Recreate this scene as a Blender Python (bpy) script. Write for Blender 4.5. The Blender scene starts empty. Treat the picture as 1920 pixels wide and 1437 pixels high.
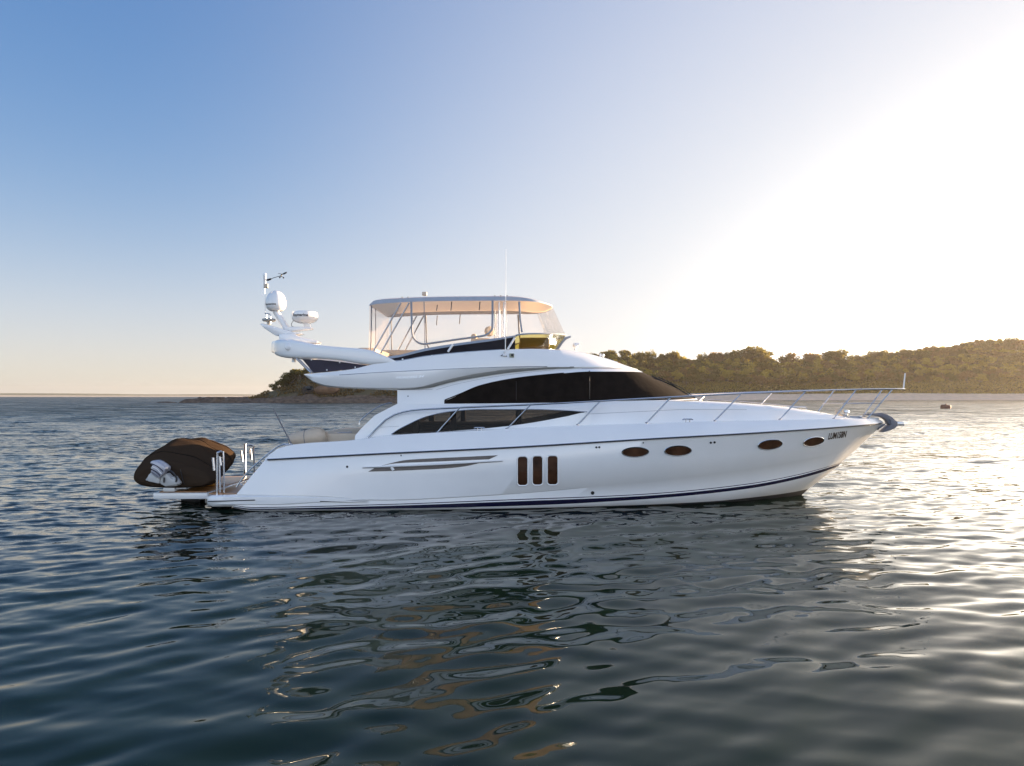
import bpy, bmesh, math, random
import numpy as np
from mathutils import Vector, Matrix
from mathutils.bvhtree import BVHTree
from mathutils.geometry import tessellate_polygon

random.seed(7)
S = bpy.context.scene
C = S.collection
R = math.radians

# ------------------------------------------------------------ camera, sky, sun
FPX = 1331.0            # focal length in photo pixels (photo is 1920 wide)
HOR = 743.0             # horizon row in the photo
CH = 2.64               # camera height above the water (m)
Y0 = 18.8               # distance to the yacht's centreline (m)
cd = bpy.data.cameras.new("camera")
cam = bpy.data.objects.new("camera", cd)
C.objects.link(cam)
cam.location = (0, 0, CH)
cam.rotation_euler = (R(90), 0, 0)
cd.sensor_width = 36
cd.lens = 36 * FPX / 1920
cd.shift_y = (HOR - 718.5) / 1920
cd.clip_start = 0.1
cd.clip_end = 30000
S.camera = cam

SUN_AZ, SUN_EL = 62.0, 8.5
HAZE_DENS = .00008
RIP_FINE, RIP_MID = 1.1, .9
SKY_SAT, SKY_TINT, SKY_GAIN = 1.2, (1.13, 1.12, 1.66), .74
SKY_KNEE = 2.46
HAZE_POW, HAZE_COL, BACK_FILL_COL = 9.0, (2.7, 2.35, 2.05), (2.75, 3.0, 3.5)
VEIL_COL = (9.0, 8.2, 7.4)
GLOW_COL = (140, 125, 103)
W = bpy.data.worlds.new("World")
S.world = W
W.use_nodes = True
wt = W.node_tree
wn = wt.nodes
bg = wn["Background"]
sky = wn.new("ShaderNodeTexSky")
sky.sky_type = 'NISHITA'
sky.sun_disc = False
sky.sun_elevation = R(SUN_EL)
sky.sun_rotation = R(SUN_AZ)
sky.air_density = 1.0
sky.dust_density = 1.0
sky.ozone_density = 2.0
# the sky as photographed: deeper blue ahead, pale peach haze along the horizon; the glow behind the camera is added to brighten the shaded hull
def wnode(kind, **kw):
    n = wn.new(kind)
    for k, v in kw.items(): setattr(n, k, v)
    return n
def wmath(op, a, b=None, clamp=False):
    n = wnode("ShaderNodeMath", operation=op, use_clamp=clamp)
    for i, v in enumerate((a, b)):
        if v is None: continue
        if isinstance(v, (int, float)): n.inputs[i].default_value = v
        else: wt.links.new(v, n.inputs[i])
    return n.outputs[0]
def wscale(col, fac):
    n = wnode("ShaderNodeVectorMath", operation='SCALE')
    if isinstance(col, tuple): n.inputs[0].default_value = col
    else: wt.links.new(col, n.inputs[0])
    wt.links.new(fac, n.inputs[3]) if not isinstance(fac, (int, float)) else setattr(n.inputs[3], 'default_value', fac)
    return n.outputs[0]
def wadd(a, b):
    n = wnode("ShaderNodeVectorMath", operation='ADD'); wt.links.new(a, n.inputs[0]); wt.links.new(b, n.inputs[1]); return n.outputs[0]
wtc = wnode("ShaderNodeTexCoord"); wsp = wnode("ShaderNodeSeparateXYZ"); wt.links.new(wtc.outputs['Generated'], wsp.inputs[0])
dX, dY, dZ = wsp.outputs
hs_ = wnode("ShaderNodeHueSaturation"); hs_.inputs['Saturation'].default_value = SKY_SAT; wt.links.new(sky.outputs[0], hs_.inputs['Color'])
tint = wnode("ShaderNodeVectorMath", operation='MULTIPLY'); tint.inputs[1].default_value = SKY_TINT
wt.links.new(hs_.outputs[0], tint.inputs[0])
horiz = wmath('POWER', wmath('SUBTRACT', 1.0, wmath('ABSOLUTE', dZ)), HAZE_POW)
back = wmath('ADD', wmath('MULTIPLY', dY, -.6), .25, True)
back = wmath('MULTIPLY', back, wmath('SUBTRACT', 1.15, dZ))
wdot = wnode("ShaderNodeVectorMath", operation='DOT_PRODUCT'); wt.links.new(wtc.outputs['Generated'], wdot.inputs[0])
wdot.inputs[1].default_value = (math.sin(R(SUN_AZ))*math.cos(R(SUN_EL)), math.cos(R(SUN_AZ))*math.cos(R(SUN_EL)), math.sin(R(SUN_EL)))
veil = wmath('MULTIPLY', wmath('POWER', wmath('MAXIMUM', wdot.outputs['Value'], 0.0), 2.0), wmath('POWER', wmath('SUBTRACT', 1.0, wmath('ABSOLUTE', dZ)), 1.5))
glow = wmath('MULTIPLY', wmath('POWER', wmath('MAXIMUM', wdot.outputs['Value'], 0.0), 12.0), wmath('POWER', wmath('SUBTRACT', 1.0, wmath('ABSOLUTE', dZ)), 9.5))
tot = wadd(wscale(VEIL_COL, veil), wadd(wscale(tint.outputs[0], SKY_GAIN), wscale(HAZE_COL, horiz)))
sps = wnode("ShaderNodeSeparateXYZ"); wt.links.new(tot, sps.inputs[0]); cmb = wnode("ShaderNodeCombineXYZ")
for i in range(3):      # soft shoulder, so the glow round the sun rolls off instead of breaking out
    ex = wmath('EXPONENT', wmath('MULTIPLY', sps.outputs[i], -1.0/SKY_KNEE))
    wt.links.new(wmath('MULTIPLY', wmath('SUBTRACT', 1.0, ex), SKY_KNEE), cmb.inputs[i])
wt.links.new(wadd(cmb.outputs[0], wadd(wscale(GLOW_COL, glow), wscale(BACK_FILL_COL, back))), bg.inputs[0])
bg.inputs[1].default_value = 0.1
sd = bpy.data.lights.new("sun", 'SUN')
sd.energy = 5.0
sd.angle = R(0.6)
sd.color = (1.0, 0.70, 0.42)
sun = bpy.data.objects.new("sun", sd)
C.objects.link(sun)
SUNDIR = Vector((math.sin(R(SUN_AZ)) * math.cos(R(SUN_EL)), math.cos(R(SUN_AZ)) * math.cos(R(SUN_EL)), math.sin(R(SUN_EL))))
sun.rotation_euler = SUNDIR.to_track_quat('Z', 'Y').to_euler()
S.view_settings.view_transform = 'Standard'
S.view_settings.look = 'None'
S.view_settings.gamma = 1
S.view_settings.exposure = 1.95
S.cycles.use_denoising = True
S.cycles.max_bounces = 10
S.cycles.transparent_max_bounces = 24
S.cycles.sample_clamp_indirect = 20.0

# ------------------------------------------------------------ helpers
def pchip(xs, ys, q):
    xs = np.asarray(xs, float); ys = np.asarray(ys, float); q = np.asarray(q, float)
    h = np.diff(xs); d = np.diff(ys) / h
    m = np.zeros_like(xs)
    m[0], m[-1] = d[0], d[-1]
    for i in range(1, len(xs) - 1):
        if d[i-1] * d[i] > 0:
            w1, w2 = 2*h[i] + h[i-1], h[i] + 2*h[i-1]
            m[i] = (w1 + w2) / (w1/d[i-1] + w2/d[i])
    q = np.clip(q, xs[0], xs[-1])
    k = np.clip(np.searchsorted(xs, q, 'right') - 1, 0, len(xs) - 2)
    t = (q - xs[k]) / h[k]
    return ((2*t**3 - 3*t**2 + 1)*ys[k] + (t**3 - 2*t**2 + t)*h[k]*m[k] + (-2*t**3 + 3*t**2)*ys[k+1] + (t**3 - t**2)*h[k]*m[k+1])

def P(px, py, b):
    """photo position at half-breadth b from the yacht's centreline (near side positive) -> world"""
    Y = Y0 - b
    return Vector(((px - 960) / FPX * Y, Y, CH - (py - HOR) / FPX * Y))

def PY(px, py, Y):
    return Vector(((px - 960) / FPX * Y, Y, CH - (py - HOR) / FPX * Y))

ORG = {}
def base(o):
    while o.parent: o = o.parent
    return ORG.get(o.name, Vector((0, 0, 0)))

def empty(name, loc, label, cat, group=None):
    o = bpy.data.objects.new(name, None)
    C.objects.link(o); o.location = loc; o.empty_display_size = 0.2
    ORG[o.name] = Vector(loc)
    tag(o, label, cat, group)
    return o

def tag(o, label=None, cat=None, group=None, kind=None):
    if label: o['label'] = label
    if cat: o['category'] = cat
    if group: o['group'] = group
    if kind: o['kind'] = kind
    return o

def obj(name, verts, faces, mats, parent=None, smooth=True, angle=35, fmat=None, recalc=True, merge=0.0, label=None):
    me = bpy.data.meshes.new(name)
    if not isinstance(mats, (list, tuple)): mats = [mats]
    off = base(parent) if parent else Vector((0, 0, 0))
    me.from_pydata([tuple(Vector(v) - off) for v in verts], [], [tuple(f) for f in faces])
    for m in mats: me.materials.append(m)
    if fmat is not None: me.polygons.foreach_set('material_index', fmat)
    if recalc or merge:
        bm = bmesh.new(); bm.from_mesh(me)
        if merge: bmesh.ops.remove_doubles(bm, verts=bm.verts, dist=merge)
        if recalc: bmesh.ops.recalc_face_normals(bm, faces=bm.faces)
        bm.to_mesh(me); bm.free()
    if smooth:
        me.polygons.foreach_set('use_smooth', [True] * len(me.polygons))
        me.set_sharp_from_angle(angle=R(angle))
    o = bpy.data.objects.new(name, me)
    C.objects.link(o)
    if parent: o.parent = parent
    if label: o['label'] = label
    return o

class MB:
    def __init__(s): s.v, s.f, s.m = [], [], []
    def add(s, v, f, m=0):
        k = len(s.v); s.v += [Vector(a) for a in v]; s.f += [tuple(i + k for i in q) for q in f]; s.m += [m] * len(f); return s
    def tube(s, pts, r, n=8, m=0, smooth=0, caps=True):
        pts = [Vector(p) for p in pts]
        if smooth: pts = crom(pts, smooth)
        rr = r if isinstance(r, (list, tuple, np.ndarray)) else [r] * len(pts)
        if len(rr) != len(pts): rr = np.interp(np.linspace(0, 1, len(pts)), np.linspace(0, 1, len(rr)), rr)
        v, f = [], []
        up = None
        for i, p in enumerate(pts):
            d = (pts[min(i+1, len(pts)-1)] - pts[max(i-1, 0)]).normalized()
            if up is None:
                up = Vector((0, 0, 1)) if abs(d.z) < .9 else Vector((0, 1, 0))
            a = d.cross(up).normalized(); up = a.cross(d).normalized()
            for k in range(n):
                t = 2*math.pi*k/n
                v.append(p + (a*math.cos(t) + up*math.sin(t)) * rr[i])
        for i in range(len(pts)-1):
            for k in range(n):
                f.append((i*n+k, i*n+(k+1) % n, (i+1)*n+(k+1) % n, (i+1)*n+k))
        if caps:
            f.append(tuple(range(n))); f.append(tuple(range((len(pts)-1)*n, len(pts)*n)))
        return s.add(v, f, m)
    def lathe(s, prof, c, axis=(0, 0, 1), n=28, m=0):
        ax = Vector(axis).normalized()
        q = Vector((0, 0, 1)).rotation_difference(ax)
        c = Vector(c); v, f = [], []
        for r, z in prof:
            for k in range(n):
                t = 2*math.pi*k/n
                v.append(c + q @ Vector((r*math.cos(t), r*math.sin(t), z)))
        for i in range(len(prof)-1):
            for k in range(n):
                f.append((i*n+k, i*n+(k+1) % n, (i+1)*n+(k+1) % n, (i+1)*n+k))
        f.append(tuple(range(n))); f.append(tuple(range((len(prof)-1)*n, len(prof)*n)))
        return s.add(v, f, m)
    def box(s, c, d, bev=0.0, rot=None, m=0, seg=2):
        bm = bmesh.new(); bmesh.ops.create_cube(bm, size=1)
        for v in bm.verts: v.co = Vector((v.co.x*d[0], v.co.y*d[1], v.co.z*d[2]))
        if bev: bmesh.ops.bevel(bm, geom=bm.edges[:], offset=bev, segments=seg, affect='EDGES', profile=.5)
        bm.verts.index_update()
        M = rot if rot else Matrix.Identity(3)
        v = [M @ a.co + Vector(c) for a in bm.verts]; f = [[a.index for a in q.verts] for q in bm.faces]
        bm.free()
        return s.add(v, f, m)
    def prism(s, poly, dvec, bev=0.0, m=0):
        """polygon of world points extruded by +-dvec"""
        bm = bmesh.new(); d = Vector(dvec)
        a = [bm.verts.new(Vector(p) - d) for p in poly]
        fa = bm.faces.new(a)
        g = bmesh.ops.extrude_face_region(bm, geom=[fa])
        for v in g['geom']:
            if isinstance(v, bmesh.types.BMVert): v.co += 2*d
        bmesh.ops.recalc_face_normals(bm, faces=bm.faces)
        if bev: bmesh.ops.bevel(bm, geom=bm.edges[:], offset=bev, segments=2, affect='EDGES', profile=.5, clamp_overlap=True)
        bm.verts.index_update()
        v = [q.co.copy() for q in bm.verts]; f = [[q.index for q in k.verts] for k in bm.faces]
        bm.free()
        return s.add(v, f, m)
    def build(s, name, mats, parent=None, **kw):
        return obj(name, s.v, s.f, mats, parent, fmat=s.m, **kw)

def crom(pts, k):
    pts = [Vector(p) for p in pts]; out = []
    for i in range(len(pts)-1):
        p0, p1, p2, p3 = pts[max(i-1, 0)], pts[i], pts[i+1], pts[min(i+2, len(pts)-1)]
        for j in range(k):
            t = j/k
            out.append(0.5*((2*p1) + (p2-p0)*t + (2*p0-5*p1+4*p2-p3)*t*t + (3*p1-p0-3*p2+p3)*t**3))
    out.append(pts[-1])
    return out

def mirror(v): return Vector((v.x, 2*Y0 - v.y, v.z))

# value noise for terrain
def vnoise(x, y, seed=0):
    xi = np.floor(x).astype(np.int64); yi = np.floor(y).astype(np.int64)
    xf = x - xi; yf = y - yi
    def h(a, b):
        n = (a*374761393 + b*668265263 + seed*1274126177) & 0x7fffffff
        n = ((n ^ (n >> 13)) * 1274126177) & 0x7fffffff
        return ((n ^ (n >> 16)) & 0xffff) / 65535.0
    u = xf*xf*(3-2*xf); w = yf*yf*(3-2*yf)
    return (h(xi, yi)*(1-u) + h(xi+1, yi)*u)*(1-w) + (h(xi, yi+1)*(1-u) + h(xi+1, yi+1)*u)*w
def fbm(x, y, o=4, seed=0):
    s = 0; a = .5
    for k in range(o):
        s = s + a*vnoise(x*2**k, y*2**k, seed+k*17); a *= .5
    return s - .47

# ------------------------------------------------------------ materials
def mat(name, col, rough=.5, metal=0.0, var=0.0, scale=8.0, bump=0.0, bscale=40.0, coat=0.0, spec=.5, col2=None):
    m = bpy.data.materials.new(name); m.use_nodes = True
    t = m.node_tree; b = t.nodes['Principled BSDF']
    b.inputs['Base Color'].default_value = (*col, 1); b.inputs['Roughness'].default_value = rough
    b.inputs['Metallic'].default_value = metal; b.inputs['Coat Weight'].default_value = coat
    b.inputs['Coat Roughness'].default_value = .06
    b.inputs['Specular IOR Level'].default_value = spec
    tc = t.nodes.new('ShaderNodeTexCoord')
    if var or col2:
        n = t.nodes.new('ShaderNodeTexNoise'); n.inputs['Scale'].default_value = scale; n.inputs['Detail'].default_value = 6
        t.links.new(tc.outputs['Object'], n.inputs['Vector'])
        mx = t.nodes.new('ShaderNodeMix'); mx.data_type = 'RGBA'
        c2 = col2 if col2 else tuple(c*(1+var) for c in col)
        c1 = col if col2 else tuple(c*(1-var) for c in col)
        mx.inputs[6].default_value = (*c1, 1); mx.inputs[7].default_value = (*c2, 1)
        cr = t.nodes.new('ShaderNodeMapRange'); cr.inputs[1].default_value = .3; cr.inputs[2].default_value = .7
        t.links.new(n.outputs[0], cr.inputs[0]); t.links.new(cr.outputs[0], mx.inputs[0])
        t.links.new(mx.outputs[2], b.inputs['Base Color'])
    if bump:
        n2 = t.nodes.new('ShaderNodeTexNoise'); n2.inputs['Scale'].default_value = bscale; n2.inputs['Detail'].default_value = 4
        t.links.new(tc.outputs['Object'], n2.inputs['Vector'])
        bp = t.nodes.new('ShaderNodeBump'); bp.inputs['Strength'].default_value = bump; bp.inputs['Distance'].default_value = .02
        t.links.new(n2.outputs[0], bp.inputs['Height']); t.links.new(bp.outputs[0], b.inputs['Normal'])
    return m

def see_through(name, tint, gloss=.08, haze=0.0, hazecol=(.9, .9, .9), rough=.03, fres=True):
    m = bpy.data.materials.new(name); m.use_nodes = True
    t = m.node_tree; t.nodes.clear()
    out = t.nodes.new('ShaderNodeOutputMaterial')
    tr = t.nodes.new('ShaderNodeBsdfTransparent'); tr.inputs[0].default_value = (*tint, 1)
    gl = t.nodes.new('ShaderNodeBsdfGlossy'); gl.inputs['Roughness'].default_value = rough
    fr = t.nodes.new('ShaderNodeFresnel'); fr.inputs[0].default_value = 1.45
    mx = t.nodes.new('ShaderNodeMixShader')
    last = tr
    if haze:
        df = t.nodes.new('ShaderNodeBsdfDiffuse'); df.inputs[0].default_value = (*hazecol, 1)
        tl = t.nodes.new('ShaderNodeBsdfTranslucent'); tl.inputs[0].default_value = (*hazecol, 1)
        m0 = t.nodes.new('ShaderNodeMixShader'); m0.inputs[0].default_value = .5
        t.links.new(df.outputs[0], m0.inputs[1]); t.links.new(tl.outputs[0], m0.inputs[2])
        m1 = t.nodes.new('ShaderNodeMixShader')
        tc = t.nodes.new('ShaderNodeTexCoord'); n = t.nodes.new('ShaderNodeTexNoise')
        n.inputs['Scale'].default_value = 3; n.inputs['Detail'].default_value = 5
        mr = t.nodes.new('ShaderNodeMapRange'); mr.inputs[1].default_value = .35; mr.inputs[2].default_value = .75
        mr.inputs[3].default_value = haze*.5; mr.inputs[4].default_value = haze*1.6
        t.links.new(tc.outputs['Object'], n.inputs[0]); t.links.new(n.outputs[0], mr.inputs[0])
        t.links.new(mr.outputs[0], m1.inputs[0])
        t.links.new(tr.outputs[0], m1.inputs[1]); t.links.new(m0.outputs[0], m1.inputs[2])
        last = m1
    mul = t.nodes.new('ShaderNodeMath'); mul.operation = 'MULTIPLY'; mul.inputs[1].default_value = gloss*12
    mul.use_clamp = True
    t.links.new(fr.outputs[0], mul.inputs[0]); t.links.new(mul.outputs[0], mx.inputs[0])
    t.links.new(last.outputs[0], mx.inputs[1]); t.links.new(gl.outputs[0], mx.inputs[2])
    t.links.new(mx.outputs[0], out.inputs[0])
    return m

def cloth(name, col, trans=(.6, .6, .6), fac=.4, bump=.3, bscale=200):
    m = bpy.data.materials.new(name); m.use_nodes = True
    t = m.node_tree; t.nodes.clear()
    out = t.nodes.new('ShaderNodeOutputMaterial')
    df = t.nodes.new('ShaderNodeBsdfDiffuse'); df.inputs[0].default_value = (*col, 1)
    tl = t.nodes.new('ShaderNodeBsdfTranslucent'); tl.inputs[0].default_value = (*trans, 1)
    mx = t.nodes.new('ShaderNodeMixShader'); mx.inputs[0].default_value = fac
    tc = t.nodes.new('ShaderNodeTexCoord'); n = t.nodes.new('ShaderNodeTexNoise')
    n.inputs['Scale'].default_value = bscale; n.inputs['Detail'].default_value = 3
    bp = t.nodes.new('ShaderNodeBump'); bp.inputs['Strength'].default_value = bump; bp.inputs['Distance'].default_value = .01
    t.links.new(tc.outputs['Object'], n.inputs[0]); t.links.new(n.outputs[0], bp.inputs['Height'])
    t.links.new(bp.outputs[0], df.inputs['Normal'])
    t.links.new(df.outputs[0], mx.inputs[1]); t.links.new(tl.outputs[0], mx.inputs[2]); t.links.new(mx.outputs[0], out.inputs[0])
    return m

def foliage(name, c1, c2, tr):
    m = bpy.data.materials.new(name); m.use_nodes = True
    t = m.node_tree; t.nodes.clear()
    out = t.nodes.new('ShaderNodeOutputMaterial')
    geo = t.nodes.new('ShaderNodeNewGeometry'); tc = t.nodes.new('ShaderNodeTexCoord')
    n = t.nodes.new('ShaderNodeTexNoise'); n.inputs['Scale'].default_value = .09; n.inputs['Detail'].default_value = 4
    t.links.new(geo.outputs['Position'], n.inputs['Vector'])
    ad = t.nodes.new('ShaderNodeMath'); ad.operation = 'MULTIPLY_ADD'; ad.inputs[1].default_value = .3
    t.links.new(geo.outputs['Random Per Island'], ad.inputs[0])
    mr = t.nodes.new('ShaderNodeMapRange'); mr.inputs[1].default_value = .38; mr.inputs[2].default_value = .64; mr.inputs[4].default_value = .75
    t.links.new(n.outputs[0], mr.inputs[0]); t.links.new(mr.outputs[0], ad.inputs[2])
    mx = t.nodes.new('ShaderNodeMix'); mx.data_type = 'RGBA'
    mx.inputs[6].default_value = (*c1, 1); mx.inputs[7].default_value = (*c2, 1)
    t.links.new(ad.outputs[0], mx.inputs[0])
    df = t.nodes.new('ShaderNodeBsdfDiffuse'); tl = t.nodes.new('ShaderNodeBsdfTranslucent')
    tl.inputs[0].default_value = (*tr, 1)
    t.links.new(mx.outputs[2], df.inputs[0])
    ms = t.nodes.new('ShaderNodeMixShader'); ms.inputs[0].default_value = .34
    t.links.new(df.outputs[0], ms.inputs[1]); t.links.new(tl.outputs[0], ms.inputs[2]); t.links.new(ms.outputs[0], out.inputs[0])
    return m

M_white = mat('gelcoat_white', (.80, .80, .79), (.17), var=.02, scale=1.5, coat=1.0, bump=.02, bscale=3)
M_deck = mat('deck_white', (.74, .74, .72), .5, var=.03, bump=.1, bscale=150)
M_navy = mat('navy_paint', (.006, .006, .028), .3, spec=.3)
M_antif = mat('antifoul', (.02, .018, .02), .7, var=.3, scale=5)
M_steel = mat('stainless_steel', (.50, .50, .51), .13, 1.0)
M_rubber = mat('dark_rubber', (.03, .03, .035), .5)
M_black = mat('black_plastic', (.012, .012, .014), .4)
M_mesh = mat('black_mesh_cloth', (.012, .009, .0075), .8, var=.3, scale=5, bump=.4, bscale=9, spec=.06)
M_grey = mat('recess_grey', (.33, .33, .31), .5, var=.06)
M_seam = mat('seam_grey', (.16, .16, .18), .6)
M_teak = mat('teak_deck', (.30, .14, .05), .3, col2=(.42, .20, .07), scale=12, bump=.1, bscale=60, spec=.5)
M_beige = mat('beige_vinyl', (.55, .45, .34), .55, var=.05, bump=.05, bscale=30)
M_greycloth = mat('grey_canvas', (.30, .33, .38), .8, var=.08, scale=20, bump=.1, bscale=200)
M_brown = mat('brown_glass', (.055, .024, .012), .12, var=.5, scale=3, spec=.25)
M_interior = mat('interior_wood', (.016, .009, .005), .5, var=.4, scale=2)
M_letter = mat('dark_lettering', (.02, .012, .012), .5)
M_silver = mat('silver_lettering', (.90, .92, .95), .35, .45)
M_engine = mat('engine_grey', (.36, .37, .42), .25, .2, coat=.4)
M_engwhite = mat('engine_bracket', (.5, .5, .48), .4)
M_cover = cloth('tender_cover_cloth', (.046, .031, .021), (.05, .03, .015), .06, .35, 90)
M_canopy = cloth('canopy_cloth', (.60, .64, .72), (.85, .62, .42), .38, .1, 150)
M_valance = mat('valance_canvas', (.44, .48, .56), .8, var=.06, scale=6, bump=.2, bscale=60, spec=.1)
M_intake = mat('intake_bronze', (.15, .13, .115), .5, var=.1)
M_vinyl_aft = see_through('creamy_sheen_vinyl', (.97, .93, .9), .04, .2, (.92, .76, .66), .1)  # creamy reflections on the aft panel painted in as a peach haze
M_glass = see_through('cabin_glass', (.42, .38, .34), .03)
M_vinyl = see_through('clear_vinyl', (.98, .97, .965), .03, .045, (.9, .8, .76), .1)
M_amber = see_through('amber_acrylic', (.74, .64, .27), .04)
M_smoke = see_through('smoked_acrylic', (.05, .045, .045), .05, rough=.12)
M_navycloth = mat('navy_dodger_cloth', (.02, .014, .03), .6, var=.3, scale=3, bump=.3, bscale=6)

# ------------------------------------------------------------ yacht
yacht = empty('motor_yacht', (0, Y0, 0), 'large white flybridge motor yacht with navy waterline stripe lying on calm water', 'yacht')

def row(ctrl, N, e=1.6, knots=None):
    a = np.array(ctrl, float)
    t = np.linspace(0, 1, N)
    if knots:
        k = [(0, a[0, 0])] + knots + [(.84, a[-1, 0] - (a[-1, 0]-knots[-1][1])*.12), (1, a[-1, 0])]
        q = pchip([u for u, _ in k], [v for _, v in k], t)
    else:
        g = 1 - (1-t)**e
        q = a[0, 0] + (a[-1, 0] - a[0, 0]) * g
    return q, pchip(a[:, 0], a[:, 1], q), pchip(a[:, 0], a[:, 2], q)

def loft(rows, N, classify, mats, parent, cap=None, e=1.6, knots=None):
    """rows of (px, py, b) control points from the side to the centreline -> mirrored shells, one mesh per class"""
    L = [row(r, N, e, knots) for r in rows]
    near = [[P(x, y, b) for x, y, b in zip(*l)] for l in L]
    pxs = [l[0] for l in L]
    parts = {}
    def get(k): return parts.setdefault(k, MB())
    nr = len(rows)
    for side in (0, 1):
        for r in range(nr-1):
            for i in range(N-1):
                k = classify(r, .25*(pxs[r][i] + pxs[r][i+1] + pxs[r+1][i] + pxs[r+1][i+1]), side)
                q = [near[r][i], near[r][i+1], near[r+1][i+1], near[r+1][i]]
                if side: q = [mirror(v) for v in q]
                get(k).add(q, [(0, 1, 2, 3)])
    if cap:
        for r in range(nr-1):
            a, b = near[r][0], near[r+1][0]
            get(cap(r)).add([a, b, mirror(b), mirror(a)], [(0, 1, 2, 3)])
    out = {}
    for k, mb in parts.items():
        if k is None: continue
        nm, mt = k if isinstance(k, tuple) else (k, mats[k])
        out[k] = (mb, nm)
    return out, near

def finish(parts, key, name, mats, parent, merge_keys=None, angle=35, label=None):
    mb = MB()
    for n, k in enumerate(merge_keys or [key]):
        if k in parts: mb.add(parts[k][0].v, parts[k][0].f, n)
    return obj(name, mb.v, mb.f, mats, parent, fmat=mb.m, merge=.0012, angle=angle, label=label)

# --- hull
RR = [(497, 863, 2.26), (700, 853, 2.38), (960, 840.5, 2.40), (1230, 824, 2.25), (1400, 814.5, 1.85), (1500, 808, 1.48), (1560, 803.7, 1.14), (1600, 800.5, .85), (1630, 798, .55), (1647, 796.3, .27), (1655, 795.5, 0)]
KN = [(443, 928, 2.40), (600, 931, 2.42), (709, 938, 2.40), (900, 930, 2.32), (1210, 902.5, 2.06), (1400, 880, 1.55), (1500, 863, 1.1), (1550, 852.5, .76), (1580, 845, .49), (1597, 839.9, .28), (1608, 836.5, .1), (1613, 835, 0)]
MID = [(468, 897, 2.33), (600, 894, 2.39), (960, 886, 2.375), (1220, 865, 2.17), (1400, 848, 1.71), (1500, 836, 1.29), (1560, 826.3, .90), (1590, 821, .66), (1618, 815.6, .36), (1632, 813, .14), (1638, 812, 0)]
hull_rows = [
    [(470, 975, .0), (1000, 985, 0), (1300, 975, 0), (1440, 955, 0), (1494, 936, 0)],
    [(452, 968, 2.0), (700, 970, 2.0), (960, 966, 1.9), (1200, 958, 1.55), (1340, 952, 1.05), (1440, 940, .45), (1502, 930, 0)],
    [(436, 952, 2.36), (470, 957.6, 2.41), (700, 957, 2.34), (960, 953.5, 2.2), (1200, 947, 1.85), (1340, 940, 1.42), (1420, 932, .95), (1490, 922.5, .35), (1516, 917, 0)],
    [(437, 951, 2.40), (470, 956.4, 2.42), (700, 954.5, 2.38), (960, 949.2, 2.25), (1200, 937, 1.95), (1400, 917, 1.32), (1500, 897.5, .78), (1545, 884.5, .42), (1563, 877.8, .2), (1572, 874, 0)],
    [(437.5, 949.8, 2.40), (470, 954, 2.425), (700, 949.5, 2.385), (960, 940.5, 2.265), (1200, 930.5, 1.965), (1400, 911, 1.34), (1500, 892, .80), (1548, 878.7, .44), (1567, 872.7, .2), (1576, 869.5, 0)],
    [(438, 948.6, 2.40), (470, 952.6, 2.425), (700, 947.7, 2.385), (960, 938.3, 2.265), (1200, 928.3, 1.97), (1400, 909, 1.34), (1500, 890.3, .80), (1549, 877, .44), (1568, 871.5, .2), (1577, 868.3, 0)],
    [(438, 947.5, 2.40), (470, 951, 2.425), (700, 946.2, 2.385), (960, 936.6, 2.265), (1200, 926.8, 1.97), (1400, 907.6, 1.34), (1500, 889, .80), (1550, 875.8, .44), (1569, 870.2, .2), (1578, 867, 0)],
    [(x, y + .9, max(b - .02, 0)) for x, y, b in KN],
    [(x + (0.6 if b == 0 else 0), y - .5, b) for x, y, b in KN],
    MID,
    RR,
    [(x, y - 2.5, max(b - .015, 0)) for x, y, b in RR],
    [(505, 853, 2.22), (700, 843, 2.34), (960, 829, 2.36), (1230, 812, 2.19), (1400, 804, 1.79), (1500, 799, 1.42), (1560, 795.3, 1.08), (1600, 793, .80), (1630, 791.6, .51), (1648, 791.5, .2), (1656, 792, 0)],
    [(520, 842, 2.17), (548, 834.5, 2.16), (665, 825.5, 2.19), (735, 816.5, 2.19), (820, 811.5, 2.17), (950, 805, 2.15), (1083, 798.8, 2.1), (1212, 794.8, 1.96), (1340, 790.6, 1.72), (1462, 788.2, 1.36), (1563, 786.2, .92), (1625, 785.8, .44), (1644, 786.6, .15), (1652, 788, 0)],
    [(524, 841, 2.08), (548, 833.6, 2.06), (665, 824.5, 2.08), (735, 815.5, 2.08), (820, 810.7, 2.06), (950, 804.2, 2.04), (1083, 798, 1.98), (1212, 794.1, 1.84), (1340, 790, 1.6), (1462, 787.6, 1.24), (1563, 785.6, .82), (1622, 785.2, .33), (1640, 786, .08), (1648, 786.8, 0)],
]
def hcl(r, px, s):
    if r < 2: return 'anti'
    if r in (3, 5): return 'navy'
    return 'white'
NH = 170
hp, hnear = loft(hull_rows, NH, hcl, {'anti': 0, 'navy': 0, 'white': 0}, yacht, cap=lambda r: 'white' if r > 1 else 'anti')
hull = finish(hp, None, 'hull', [M_white, M_navy, M_antif], yacht, ['white', 'navy', 'anti'])
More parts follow.
